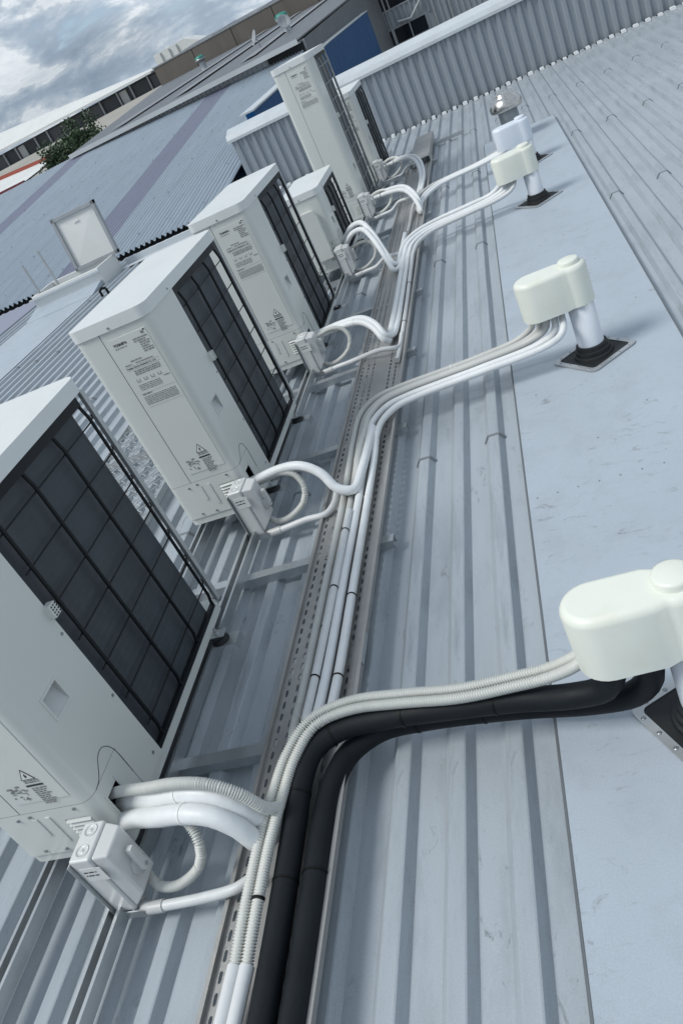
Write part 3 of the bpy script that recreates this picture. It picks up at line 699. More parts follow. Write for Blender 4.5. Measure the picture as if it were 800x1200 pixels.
# ---- lines of units one and two -> second cowl
G2 = 'lines running along the tray to the second cowl'
def to_f2(lane, k):
    # k = 0 is the far / upper line, larger k turns off earlier and lies nearer the camera
    y = 3.185-.038*k; z = .118+.0*k
    ex = -.135+.028*k
    return [(lane, 2.72, .092), (lane-.002, 2.86, .098), (lane+.02, y-.09, .112), (lane+.085, y-.022, .124), (lane+.18, y, .128), (-.56, y+.004, .132), (-.39, y+.002, .138), (ex-.08, y-.004, .158), (ex-.012, y-.022, .20), (ex, 3.12-.006*k, .26), (ex, 3.10, .34)]
h1 = [(-1.335, 1.105, .228), (-1.27, 1.09, .246), (-1.18, 1.062, .272), (-1.09, 1.042, .292), (-1.02, 1.030, .284), (-.975, 1.025, .238), (-.952, 1.030, .170), (-.935, 1.085, .112)]
lane = lambda x, y0=1.45: [(x, y0, .088), (x, 2.0, .086), (x, 2.35, .086)]
pipe('insulated_pipe', off(h1, .01, .012, -.020)+[(-.90, 1.28, .090)]+lane(-.887)+to_f2(-.887, 3), .0225, 'white_pipe', 'white insulated pipe from nearest unit to second cowl, upper of its pair', 'pipe', G2, ties=(.25, (1.9, 'tie_white')), n=14, r2=.0145, tie_mat='tie_white')
pipe('insulated_pipe', off(h1, .008, -.030, -.036)[:-1]+[(-.90, 1.12, .10), (-.865, 1.27, .085)]+lane(-.848)+to_f2(-.848, 4), .0235, 'white_pipe', 'white insulated pipe from nearest unit to second cowl, lowest line there', 'pipe', G2, ties=((.27, 'tie_white'), .8, 1.0, 1.35, (1.9, 'tie_white'), (2.3, 'tie_white')), n=14, r2=.0140)
pipe('conduit', [(-.912, 1.36, .106), (-.908, 1.6, .104), (-.906, 2.0, .104), (-.906, 2.33, .104)], .0120, 'pale_conduit', 'slim pale conduit lying on top of the tray bundle between first and second unit', 'conduit', G2, ties=(.15, .55, .85), n=12)
pipe('corrugated_conduit', [(a_[0]+o_, a_[1]+.010, a_[2]+.022) for a_, o_ in zip(h1, (0, 0, 0, .004, .018, .036, .044))]+[(-.905, 1.10, .135), (-.935, 1.24, .10), (-.957, 1.36, .081), (-.958, 1.45, .079)], .0140, 'corr_conduit', 'short ribbed conduit lying on the white pipes of the nearest unit', 'conduit', G2, True, n=14)
pipe('conduit', [(-.957, 1.40, .077), (-.957, 2.0, .077), (-.957, 2.35, .077)]+to_f2(-.957, 0), .0135, 'grey_conduit', 'beige conduit reaching the second cowl, topmost of the five lines there', 'conduit', G2, ties=(2.15,), n=12, tie_mat='tie_white')
pipe('conduit', [(-.925, 1.30, .079), (-.925, 2.0, .078), (-.925, 2.5, .078)]+to_f2(-.925, 1), .0135, 'grey_conduit', 'beige conduit reaching the second cowl, next below the topmost', 'conduit', G2, ties=(.45, .95, (2.2, 'tie_white')), n=12)
# unit two
h2 = [(-1.335, 2.588, .205), (-1.26, 2.575, .220), (-1.16, 2.555, .238), (-1.07, 2.53, .236), (-1.0, 2.50, .195), (-.957, 2.465, .135), (-.925, 2.468, .112), (-.905, 2.56, .116)]
pipe('insulated_pipe', off(h2, 0, 0, -.012)+[(-.907, 2.66, .117)]+off(to_f2(-.905, 2)[1:], 0, 0, .012), .0150, 'grey_conduit', 'beige line from second unit, lower of the pair looping down to the tray', 'pipe', G2, ties=(.18, .38), n=14, tie_mat='tie_white')
pipe('insulated_pipe', off(h2, .004, -.022, .012)[:-2]+[(-.90, 2.445, .118), (-.878, 2.56, .119), (-.872, 2.75, .114), (-.872, 2.92, .108)], .0180, 'white_pipe', 'white insulated pipe from second unit, upper of the pair looping down to the tray', 'pipe', G2, n=14)
# ---- unit three, small unit -> third cowl
G3 = 'lines running along the tray to the third cowl'
def to_f3(lane, k):
    y = 5.66-.045*k; ex = -.15+.027*k
    return [(lane, 5.05, .088), (lane+.005, 5.30, .098), (lane+.035, y-.13, .118), (lane+.12, y-.04, .130), (lane+.24, y, .134), (-.42, y+.005, .140), (ex-.12, y+.015, .152), (ex-.03, y+.01, .185), (ex, 5.62, .25), (ex, 5.61, .34)]
h3 = [(-1.335, 4.06, .19), (-1.23, 4.035, .205), (-1.10, 4.0, .218), (-1.0, 3.97, .213), (-.935, 3.92, .175), (-.895, 3.86, .118), (-.882, 3.88, .095), (-.885, 4.02, .084)]
pipe('insulated_pipe', h3+[(-.885, 4.5, .083)]+to_f3(-.885, 1), .0175, 'white_pipe', 'white insulated pipe from third unit, fat lower one of its loop', 'pipe', G3, ties=(.3,), n=12, tie_mat='tie_white')
pipe('insulated_pipe', off(h3, .014, .018, .012)[:-2]+[(-.858, 3.93, .10), (-.852, 4.1, .082), (-.852, 4.5, .082)]+to_f3(-.852, 2), .0150, 'white_pipe', 'white insulated pipe from third unit, thinner upper one of its loop', 'pipe', G3, n=12)
h3b = [(-1.36, 5.70, .20), (-1.29, 5.68, .265), (-1.20, 5.62, .338), (-1.11, 5.55, .352), (-1.045, 5.44, .285), (-.985, 5.28, .185), (-.94, 5.16, .118), (-.92, 5.20, .092)]
pipe('insulated_pipe', h3b+[(-.92, 5.3, .09)]+[(-.885, 5.52, .115), (-.80, 5.64, .13), (-.66, 5.70, .137), (-.42, 5.71, .145), (-.24, 5.70, .16), (-.165, 5.66, .22), (-.16, 5.62, .34)], .0175, 'white_pipe', 'white insulated pipe from the small unit, far one of its high hooped pair', 'pipe', G3, ties=(.1, .38), n=12, tie_mat='tie_white')
pipe('insulated_pipe', off(h3b, .005, -.075, -.028)[:-1]+[(-.905, 5.14, .085), (-.915, 5.3, .084), (-.915, 5.9, .084)], .0175, 'white_pipe', 'white insulated pipe from the small unit, near one of its high hooped pair', 'pipe', G3, ties=(.1, .38), n=12, tie_mat='tie_white')
pipe('conduit', [(-.818, 3.62, .080), (-.814, 3.75, .0785), (-.814, 4.4, .0785)]+to_f3(-.818, 3), .0135, 'pale_conduit', 'grey conduit along the tray edge up to the third cowl', 'conduit', G3, ties=(.5, 1.1), n=12)
# ---- tall unit and farthest unit -> white cowl
G4 = 'lines running along the tray to the white cowl'
def to_f4(lane, k):
    y = 6.95-.05*k; ex = -.11+.028*k
    return [(lane, 6.45, .09), (lane+.01, 6.62, .098), (lane+.06, y-.12, .112), (lane+.16, y-.02, .122), (-.55, y, .128), (-.34, y-.005, .135), (ex-.07, y-.03, .16), (ex-.015, 6.83-.03*k, .20), (ex, 6.76, .26), (ex, 6.74, .34)]
h4 = [(-1.335, 7.15, .16), (-1.22, 7.08, .180), (-1.08, 6.96, .200), (-.95, 6.78, .213), (-.87, 6.58, .20), (-.815, 6.38, .15), (-.80, 6.30, .10), (-.815, 6.36, .086)]
pipe('insulated_pipe', h4+to_f4(-.835, 1), .0175, 'white_pipe', 'white insulated pipe looping from the tall unit to the tray, near one of two', 'pipe', G4, ties=((.22, 'tie_black'),), n=12)
pipe('insulated_pipe', off(h4, .01, .06, .012)[:-2]+[(-.80, 6.40, .10)]+to_f4(-.81, 2), .0150, 'white_pipe', 'white insulated pipe looping from the tall unit to the tray, far one of two', 'pipe', G4, n=12)
h5 = [(-1.335, 8.50, .14), (-1.22, 8.44, .165), (-1.08, 8.28, .195), (-.95, 8.05, .205), (-.875, 7.80, .18), (-.85, 7.5, .115), (-.86, 7.3, .086), (-.865, 7.0, .084)]
pipe('insulated_pipe', h5, .0185, 'white_pipe', 'white insulated pipe looping from the farthest unit to the tray, near one of two', 'pipe', G4, ties=((.25, 'tie_black'),), n=12)
pipe('insulated_pipe', off(h5, .03, .03, .006), .0160, 'white_pipe', 'white insulated pipe looping from the farthest unit to the tray, far one of two', 'pipe', G4, n=12)
pipe('conduit', [(-.90, 5.95, .078), (-.895, 6.2, .078)]+to_f4(-.89, 0), .0125, 'grey_conduit', 'beige conduit to the white cowl, upper one behind the white pipes', 'conduit', G4, n=12)

# ================================================================== ISOLATORS
def make_isolator():
    """local origin: unit near-right base corner at roof level; box faces +x"""
    s = thing('isolator_switch', '', 'switch box')
    x0, x1, xl = -.035, .022, .062; y0, y1 = -.125, -.022; z0, z1 = .078, .285
    MB().box(x0, x1, y0, y1, z0, z1).build('housing', 'isolator', s, bevel=.006, segs=3)
    lid_ = [(y0+.004, z0+.004), (y1-.004, z0+.004), (y1-.004, z1-.004), (y0+.004, z1-.004)]
    mb = MB(); a = [(x1+.001, *p) for p in lid_]; sh = .012
    b_ = [(xl, y0+sh, z0+sh+.03), (xl, y1-sh, z0+sh+.03), (xl, y1-sh, z1-sh), (xl, y0+sh, z1-sh)]
    mb.add(a+b_, [(0, 1, 5, 4), (1, 2, 6, 5), (2, 3, 7, 6), (3, 0, 4, 7), (4, 5, 6, 7), (3, 2, 1, 0)])
    lid_o = mb.build('cover', 'isolator', s, bevel=.006, segs=3)
    # rotary lever
    zc = (z0+z1)/2-.005; yc = (y0+y1)/2
    h = MB().cyl((xl+.0005, yc, zc), .024, .012, 18, 'x').build('handle_base', 'isolator_dark', s)
    MB().prism([(yc-.011, zc-.012), (yc+.011, zc-.012), (yc+.008, zc+.062), (yc-.008, zc+.062)], 'x', xl+.0128, xl+.026).build('lever', 'isolator', h, bevel=.004)
    MB().cyl((xl+.0262, yc, zc-.001), .005, .003, 10, 'x').build('screw', 'alu', h)
    # knockouts on top
    for yk in (yc-.026, yc+.026):
        o = MB().lathe((x0+.03, yk, z1+.0002), [(.017, 0), (.017, .0016), (.0155, .0016), (.0155, .0004), (.003, .0004), (.003, .0014), (0, .0014)], 18).build('knockout', 'isolator', s)
    # printed label on the near face
    lb = MB().box(x0+.012, x1+.012, y0-.0012, y0-.0002, z1-.075, z1-.028).build('label_plate', 'far_white', s)
    mb = MB(); rnd = random.Random(5)
    for q in range(2):
        word_bars(rnd, x0+.018, x1-.004, z1-.044-q*.012, .004, mb, y0-.0016)
    mb.build('print', 'ink', lb)
    # mounting bracket down to the rail, elbow
    MB().box(x0-.004, x0-.001, y0-.008, y1, .0605, z1-.01).box(x0-.001, x0+.075, y0-.008, y0-.005, .0605, .085).build('bracket', 'galv', s)
    MB().tube(smooth_path([(.012, y0+.035, z0+.002), (.012, y0+.032, z0-.012), (.018, y0+.022, z0-.026+.01), (.035, y0+.012, z0-.022+.01), (.055, y0+.008, z0-.020+.01)], .006), .0155, 14).build('elbow', 'isolator_dark', s)
    return s
iso = make_isolator()
LBI = ['weatherproof switch box beside the nearest unit, largest in view', 'weatherproof switch box at the corner of the second unit', 'weatherproof switch box at the corner of the third unit',
       'weatherproof switch box at the small unit under its hooped pipes', 'weatherproof switch box at the base of the tall unit', 'weatherproof switch box at the base of the farthest unit']
G5 = 'switch boxes'
for i, ((uy, uz), lb) in enumerate(zip(UN, LBI)):
    o = iso if i == 0 else copy_tree(iso)
    zoff = (0, 0, -.01, -.01, -.015, -.02)[i]
    o.location = (UX, uy, zoff); o['label'] = lb; o['group'] = G5
    y0 = uy-.117; zb = .068+zoff
    ex = -.99
    tail = {0: [(-1.005, y0+.002, zb+.03), (-.975, y0+.02, zb+.03)], 1: [(-1.02, y0, zb+.012), (-.99, y0+.045, zb+.02), (-.985, y0+.12, zb+.03)], 2: [(-.90, y0-.12, .112), (-.835, y0-.13, .1), (-.818, y0-.09, .085), (-.815, y0+.08, .082)]}.get(i, [(-1.02, y0-.05, .112), (-.95, y0-.08, .115), (-.91, y0-.04, .10), (-.905, y0+.15, .085)])
    pts = [(UX+.055, y0, zb), (UX+.12, y0, zb+.004), (UX+.2, y0-(.02 if i > 1 else 0), zb+.012)]+tail
    cn = ['nearest', 'second', 'third', 'small', 'tall', 'farthest'][i]
    pc = pipe('rigid_conduit', pts, .0125, 'pale_conduit', 'smooth conduit from the switch box of the %s unit across to the tray' % cn, 'conduit', 'conduits from switch boxes to the tray', n=12, step=.012)
    MB().tube([Vector(pts[0])-Vector((.002, 0, 0)), Vector(pts[0])+Vector((.035, 0, 0.002))], .0155, 12).build('coupler', 'isolator_dark', pc)
    lp = [(UX+.03, uy-.045, .095), (UX+.07, uy-.075, .085), (UX+.13, uy-.085, .092), (UX+.205, uy-.07, .13), (UX+.228, uy-.05, .18), (UX+.20, uy-.01, .222), (UX+.13, uy+.02, .235), (UX+.04, uy+.05, .215), (UX-.02, uy+.07, .205)]
    lp = [(a, b_, c_+zoff) for a, b_, c_ in lp]
    pipe('flexible_conduit', lp, .0125, 'corr_conduit', 'ribbed flexible conduit looping between switch box and pipe opening of the %s unit' % cn, 'conduit', 'flexible loops at the switch boxes', corr=(i < 4), n=12)

# ================================================================== LEFT OF THE UNITS
# walkway of open grating
wk = thing('walkway_grating', 'open steel mesh walkway on the roof behind the outdoor units', 'walkway', (-2.35, 5, .06))
pw = .62; x0 = -2.66
bar = MB().box(-.0025, .0025, 0, 1.2, .036, .062).mesh('bearing_bar', 'grating')
for p in range(6):
    y = 1.2+p*1.22
    mb = MB()
    for i in range(14):
        for j in range(30):
            xa = x0+i*pw/14; xb = xa+pw/14; ya = y+j*.04; yb = ya+.04
            if j % 2: xa, xb = xb, xa
            mb.tube([(xa, ya, .055), (xb, yb, .055)], .003, 4, False)
    mb.box(x0-.006, x0, y, y+1.2, .028, .066).box(x0+pw, x0+pw+.006, y, y+1.2, .028, .066).box(x0, x0+pw, y-.003, y, .028, .066).box(x0, x0+pw, y+1.2, y+1.203, .028, .066)
    mb.build('grating_panel', 'grating', wk)
# access hatch with its lid standing open
ht = thing('access_hatch', 'white roof access hatch with lid standing open and two grab posts', 'hatch', (-5.95, 10.2, 0))
MB().box(-6.52, -5.42, 9.86, 9.90, .001, .25).box(-6.52, -5.42, 10.46, 10.50, .001, .25).box(-6.52, -6.48, 9.90, 10.46, .001, .25).box(-5.46, -5.42, 9.90, 10.46, .001, .25).build('kerb', 'far_white', ht, bevel=.006)
MB().prism([(9.45, .031), (9.86, .10), (9.86, .031)], 'x', -6.55, -5.45).build('apron', 'flat_sheet', ht)
MB().box(-6.56, -5.40, 9.82, 9.859, .20, .225).build('lip', 'capping', ht)
lx0, lx1 = -6.02, -5.35
ang = R(8)
ld = MB()
def lidp(x, z, y): return (x, 10.47+math.sin(ang)*z+y, .26+math.cos(ang)*z)
xm = (lx0+lx1)/2; zm = .34
c4 = [(lx0, 0), (lx1, 0), (lx1, .68), (lx0, .68)]
for i in range(4):
    a, b_ = c4[i], c4[(i+1) % 4]; ld.quad(lidp(*a, 0), lidp(*b_, 0), lidp(xm, zm, -.018))
ld.quad(*[lidp(x, z, .03) for x, z in c4[::-1]])
lid_o = ld.build('lid', 'far_white', ht)
fr = MB()
for (a, b_) in ((0, 1), (1, 2), (2, 3), (3, 0)):
    (xa, za), (xb, zb) = c4[a], c4[b_]
    e = .022
    xa_, xb_ = min(xa, xb)-e, max(xa, xb)+e; za_, zb_ = min(za, zb)-e, max(za, zb)+e
    if a in (0, 2): za_, zb_ = za-e, za+e
    else: xa_, xb_ = xa-e, xa+e
    P = [lidp(x, z, y) for y in (-.035, .035) for x, z in ((xa_, za_), (xb_, za_), (xb_, zb_), (xa_, zb_))]
    fr.add(P, [(0, 1, 2, 3), (7, 6, 5, 4), (0, 4, 5, 1), (1, 5, 6, 2), (2, 6, 7, 3), (3, 7, 4, 0)])
fr.build('lid_frame', 'gutter', ht)
P = [lidp(x, z, -.022) for x, z in ((xm-.06, .55), (xm+.03, .55), (xm+.03, .585), (xm-.06, .585))]
MB().quad(*P).build('lid_handle', 'sticker', ht)
for xg, zt in ((-6.42, .66), (-6.10, .73)):
    MB().tube([(xg, 9.95, .2), (xg, 9.95, zt)], .017, 8).build('grab_post', 'alu', ht)
fl = MB().box(-5.35, -3.6, 10.55, 10.62, .028, .11).box(-5.35, -3.6, 10.35, 10.55, .028, .034)
tag(fl.build('flashing', 'capping', None, base=(-4.4, 10.5, .028)), 'white flashing strip on the roof between hatch and units', 'flashing')
hk = MB().tube([(-5.05, 8.95, .04), (-5.05, 8.95, .11), (-5.02, 8.97, .13), (-4.97, 8.98, .11)], .018, 6).tube([(-4.93, 8.9, .04), (-4.93, 8.9, .12)], .018, 6)
tag(hk.build('pipe_hook', 'tie_black', None, base=(-5.0, 8.95, .04)), 'small black hook standing on the flat flashing near the hatch', 'hook')
# skylight sheet in our roof
MB().box(-8.15, -7.05, 3.0, 11.2, .0281, .0301).build('skylight_sheet', 'skylight', roof)

# ================================================================== NEIGHBOUR'S CORRUGATED ROOF
nb = thing('corrugated_roof_building', 'neighbouring shed with pale blue corrugated roof, violet skylight strips and blue end wall', 'building', (-9, 18, -4))
NY0, NY1, NZ0, SL = 11.60, 25.3, .05, math.tan(R(6))
def corr_sheet(width, mt, nseg=8, pitch=.095, amp=.022):
    nw = int(round(width/pitch)); mb = MB(); xs = [i*pitch/nseg for i in range(nw*nseg+1)]
    n = len(xs); ys = [NY0, NY1]
    vs = [(x, y, NZ0+(y-NY0)*SL+amp*math.cos(2*math.pi*x/pitch)) for y in ys for x in xs]
    vs += [(x, NY0, NZ0-.003+amp*math.cos(2*math.pi*x/pitch)) for x in xs]
    mb.add(vs, [(i, i+1, n+i+1, n+i) for i in range(n-1)], True); mb.add(vs, [(2*n+i, 2*n+i+1, i+1, i) for i in range(n-1)])
    return mb.mesh('roof_sheet', mt)
sm_ = corr_sheet(.76, 'nroof'); sk_ = corr_sheet(.76, 'skylight'); sm_.transform(Matrix.Translation((0, 0, 0)))
x = -4.2-.76; i = 0
while x > -20:
    isk = i in (3, 10, 17)
    o = place('skylight_sheet' if isk else 'roof_sheet', sk_ if isk else sm_, nb, (x, 0, 0)); x -= .76; i += 1
MB().box(-20, -4.25, 12.1, 22.0, -6, .0).build('wall', 'cladding', nb)
MB().prism([(11.42, -.09), (11.56, -.09), (11.56, -.03), (11.55, -.03), (11.55, -.08), (11.43, -.08), (11.43, -.03), (11.42, -.03)], 'x', -20, -3.5).build('gutter', 'tie_black', nb)
MB().box(-20, -4.2, 11.66, 11.70, -.35, .02).build('fascia', 'seam_dark', nb)  # near-black sheet, shadow under the scalloped roof edge given as colour
bw = MB().prism([(14.5, -6), (36, -6), (36, 1.27), (24.95, 1.11), (18, .95), (14.5, .87)], 'x', -4.02, -3.86).build('end_wall', 'blue_wall', nb)
MB().prism([(14.5, .872), (18, .952), (24.95, 1.112), (36, 1.272), (36, 1.30), (24.95, 1.14), (18, .98), (14.5, .90)], 'x', -4.12, -3.84).build('barge_capping', 'capping', nb)
# screws lines across the corrugated roof
sc = MB().cyl((0, 0, 0), .013, .01, 6).mesh('roof_screw', 'clip')
for yy in (12.3, 14.2, 16.1, 18.0, 19.9, 21.8):
    for q in range(0, 40):
        xx = -4.2-.152*2*q-.076*5
        if xx > -13 and random.random() < .8: place('roof_screw', sc, nb, (xx, yy, NZ0+(yy-NY0)*SL+.016))

# ------------------------------------------------------------------ dark-roofed building behind it
db = thing('dark_roof_building', 'building with low dark grey roof, pale gutter and ribbed wall strip behind the corrugated roof', 'building', (-10, 40, -4))
A2, B2 = Vector((-12.25, 25.1)), Vector((-4.15, 22.95))
def dw(t_, o=0.0): 
    p = A2.lerp(B2, t_); d = (B2-A2).normalized(); return (p.x+d.y*o, p.y-d.x*o)
MB().add([(*dw(0), -6), (*dw(1), -6), (*dw(1), 1.47), (*dw(0), 1.52), (-21, 59.5, -6), (-4.15, 59.5, -6), (-4.15, 59.5, 1.47), (-21, 59.5, 1.52)],
         [(0, 1, 2, 3), (5, 4, 7, 6), (4, 0, 3, 7), (3, 2, 6, 7)]).build('wall', 'pale_clad', db)
MB().add([(*dw(1), -6), (-4.15, 59.5, -6), (-4.15, 59.5, 2.7), (*dw(1), 1.47)], [(0, 1, 2, 3)]).build('end_wall', 'dark_roof', db)
wr = MB().prism([(-.03, 0), (.03, 0), (.02, -.03), (-.02, -.03)], 'z', 1.0, 1.46).mesh('rib', 'pale_clad')
aw = math.atan2(B2.y-A2.y, B2.x-A2.x); LW = (B2-A2).length
for q in range(int(LW/.16)): place('rib', wr, db, (*dw((q+.5)*.16/LW, .0005), 0), aw)
MB().add([(*dw(-.01, .25), 1.595), (*dw(1, .25), 1.525), (-4.15, 59.8, 2.80), (-21.2, 59.8, 2.84), (*dw(-.01, .25), 1.56), (*dw(1, .25), 1.49), (-4.15, 59.8, 2.70), (-21.2, 59.8, 2.74)],
         [(0, 1, 2, 3), (7, 6, 5, 4), (0, 4, 5, 1), (3, 7, 4, 0), (2, 6, 7, 3), (1, 5, 6, 2)]).build('roof_plane', 'dark_roof', db)
mb = MB()
for (o0, o1, za, zb) in ((.26, .40, -.02, 0.0), (.40, .42, -.02, .10)):
    P = [dw(-.01, o0), dw(1, o0), dw(1, o1), dw(-.01, o1)]; zz0 = [1.50, 1.435, 1.435, 1.50]
    vs = [(*p, z+za) for p, z in zip(P, zz0)]+[(*p, z+zb) for p, z in zip(P, zz0)]
    mb.add(vs, [(0, 3, 2, 1), (4, 5, 6, 7), (0, 1, 5, 4), (1, 2, 6, 5), (2, 3, 7, 6), (3, 0, 4, 7)])
mb.build('gutter', 'pale_clad', db)
for xs_ in (-11.2, -8.9, -6.6):
    zf = lambda x_, y_: 1.545+(1.28/36.5)*(y_-23.3)*(1.0)-.0025*(x_+12)
    MB().add([(xs_, 25.6, zf(xs_, 25.6)+.05), (xs_+.5, 25.6, zf(xs_, 25.6)+.05), (xs_-1.2, 59, 2.845), (xs_-1.7, 59, 2.85)], [(0, 1, 2, 3)]).build('skylight_strip', 'light_roof_strip', db)
MB().add([(*dw(.86, .035), 1.02), (*dw(.995, .035), 1.0), (*dw(.995, .035), 1.42), (*dw(.86, .035), 1.43)], [(0, 1, 2, 3)]).build('opening', 'seam_dark', db)

bc = thing('concrete_building', 'long brown precast concrete wall with dark roof above, behind the dark roofed building', 'building', (-10, 66, -4))
px = -21.2; q = 0
while px < 4:
    w_ = 3.05; MB().box(px, px+w_-.05, 60.0, 60.25, -6, 3.95+.0*q).build('wall_panel', 'brown_conc', bc); px += w_; q += 1
MB().box(-21.3, 4, 59.97, 60.28, 3.951, 4.03).build('coping', 'gutter', bc)
MB().box(-21, 4, 60.28, 78, -6, 3.7).build('core', 'far_dark', bc)
MB().add([(-21.6, 60.3, 3.9), (4, 60.3, 3.9), (4, 78, 4.95), (-23.0, 78, 4.95), (-21.6, 60.3, 3.8), (4, 60.3, 3.8), (4, 78, 4.85), (-23.0, 78, 4.85)],
         [(0, 1, 2, 3), (7, 6, 5, 4), (0, 4, 5, 1), (3, 7, 4, 0), (2, 6, 7, 3), (1, 5, 6, 2)]).build('roof_plane', 'dark_roof', bc)
for xs_ in (-19.5, -15.5, -12, -9):
    MB().add([(xs_, 60.4, 3.93), (xs_+.9, 60.4, 3.93), (xs_+.8, 77.8, 4.96), (xs_-.1, 77.8, 4.96)], [(0, 1, 2, 3)]).build('skylight_strip', 'light_roof_strip', bc)

def green_vent(x, y, z, h, label):
    o = thing('roof_ventilator', label, 'ventilator', (x, y, z), 'green capped ventilators')
    MB().lathe((x, y, z), [(.20, 0), (.16, .1), (.16, h*.55)], 12).build('throat', 'vent_pipe', o)
    MB().lathe((x, y, z), [(.17, h*.55), (.26, h*.65), (.26, h*.8), (.17, h*.82)], 14).build('turbine', 'vent_pipe', o)
    MB().lathe((x, y, z), [(.25, h*.82), (.25, h*.88), (.15, h*1.0), (0, h*1.02)], 14).build('cap', 'green', o)
green_vent(-6.42, 33.0, 1.88, .62, 'green capped ventilator on dark roof beside the satellite dish')
green_vent(-13.0, 43.6, 2.24, .62, 'green capped ventilator on dark roof at the left, by the brown wall')
def dish(x, y, z, rz, s, label):
    o = thing('satellite_dish', label, 'satellite dish', (x, y, z), 'satellite dishes on the dark roof')
    MB().tube([(x, y, z), (x, y, z+.45*s), (x-.06*s, y, z+.55*s)], .025*s, 8).build('mast', 'vent_pipe', o)
    mb = MB().lathe((0, 0, 0), [(0, 0), (.13, .015), (.25, .05), (.35, .10), (.37, .115), (.36, .115), (.24, .058), (.12, .022), (0, .008)], 20)
    Mx = Matrix.Translation((x-.05*s, y, z+.6*s)) @ Matrix.Rotation(rz, 4, 'Z') @ Matrix.Rotation(R(62), 4, 'X') @ Matrix.Scale(s, 4)
    mb.v = [tuple(Mx @ Vector(p)) for p in mb.v]; mb.build('reflector', 'gutter', o)
    f0 = Mx @ Vector((0, .1, .42)); MB().tube([Mx @ Vector((0, -.3, .08)), f0], .012*s, 6).build('feed_arm', 'vent_pipe', o)
dish(-5.9, 30.5, 1.77, R(30), .62, 'pale satellite dish on dark roof right of the green capped ventilator')
dish(-6.75, 29.5, 1.73, R(-60), .62, 'dark satellite dish on dark roof left of the green capped ventilator')

# ------------------------------------------------------------------ grey clad building behind the parapet
gb = thing('clad_building', 'grey ribbed building with dark windows rising behind the white parapet capping', 'building', (0, 48, -6))
GY = 45.0
MB().box(-5.0, 12, GY, GY+10, -6, 6).build('wall', 'cladding', gb)
gr_ = MB().prism([(-.06, 0), (.06, 0), (.04, -.05), (-.04, -.05)], 'z', -6, 6).mesh('rib', 'cladding')
for q in range(60):
    x = -4.93+q*.26
    if -1.95 < x < 9: place('rib', gr_, gb, (x, GY-.001, 0))
    elif x < -1.95: place('rib', MB().prism([(-.06, 0), (.06, 0), (.04, -.05), (-.04, -.05)], 'z', .02, .80).mesh('rib', 'cladding') if q == 0 else gr_short, gb, (x, GY-.001, 0))
    if q == 0: gr_short = [o for o in gb.children if o.name.startswith('rib')][-1].data
for (xa, xb, za, zb, pn) in ((-4.72, -1.9, .86, 2.4, 3), (-4.75, -2.3, -.66, -.02, 3)):
    wd = MB().box(xa-.06, xb+.06, GY-.06, GY-.002, za-.06, za).box(xa-.06, xb+.06, GY-.06, GY-.002, zb, zb+.06).box(xa-.06, xa, GY-.06, GY-.002, za, zb).box(xb, xb+.06, GY-.06, GY-.002, za, zb)
    for q in range(1, pn): xx = xa+(xb-xa)*q/pn; wd.box(xx-.03, xx+.03, GY-.06, GY-.002, za, zb)
    w_ = wd.build('window', 'gutter', gb)
    for q in range(pn): MB().box(xa+(xb-xa)*q/pn+.031, xa+(xb-xa)*(q+1)/pn-.031, GY-.03, GY-.004, za+.001, zb-.001).build('pane', 'glass', w_)
MB().tube([(-2.3, GY-.16, 2.6), (-2.35, GY-.16, .62), (-2.95, GY-.16, .12), (-3.6, GY-.16, .22)], .055, 8).build('downpipe', 'capping', gb)
for xx in (-4.0, -1.85, -1.1): MB().box(xx-.035, xx+.035, GY-.10, GY-.052, -6, 6).build('corner_trim', 'gutter', gb)
# bright upstand to the right
MB().box(.5, 3.2, 44.6, 44.9, -.2, .62).build('white_panel', 'capping', gb)

# ------------------------------------------------------------------ far industrial row on the left
fb = thing('far_warehouse', 'long far warehouse with white roof and row of dark doors under the clouds', 'building', (-80, 180, 4))
XL, XR = -125, -55
def lerp(a, b_, t_): return a+(b_-a)*t_
zr = lambda x: lerp(11.75, 8.75, (x+96.6)/(38.2)); ze = lambda x: lerp(8.85, 8.35, (x+96.6)/38.2)
MB().add([(XL, 169, ze(XL)), (XR, 169, ze(XR)), (XR, 186, zr(XR)), (XL, 186, zr(XL)), (XL, 169, ze(XL)-.35), (XR, 169, ze(XR)-.35), (XR, 186, zr(XR)-.35), (XL, 186, zr(XL)-.35)],
         [(0, 1, 2, 3), (7, 6, 5, 4), (0, 4, 5, 1), (1, 5, 6, 2), (2, 6, 7, 3), (3, 7, 4, 0)]).build('roof_plane', 'far_white', fb)
MB().box(XL+1, XR-1, 171.5, 185, 2, 8.1).build('wall', 'far_dark', fb)
q = 0; x = -122.0
while x < -58:
    w_ = random.choice((3.2, 4.2, 5.2)); mt_ = 'far_door_white' if q in (7, 13) else ('far_door' if q % 2 else 'far_dark')
    MB().box(x, x+(w_-.6 if mt_ != 'far_door_white' else 1.6), 171.2, 171.48, 5.0, 7.75).build('door', mt_, fb); 
    MB().box(x+w_-.45, x+w_-.15, 170.6, 170.9, 4.5, 8.1).build('post', 'gutter', fb); x += w_; q += 1
MB().prism([(-55.5, 8.0), (-46.2, 8.0), (-46.2, 8.6), (-49.0, 9.95), (-55.5, 9.0+.9)], 'y', 160, 168).build('roof_monitor', 'far_white', fb)
for xx in (-54, -52.2, -50.6): MB().box(xx-.12, xx+.12, 159.8, 159.98, 8.0, 9.7).build('monitor_rib', 'gutter', fb)

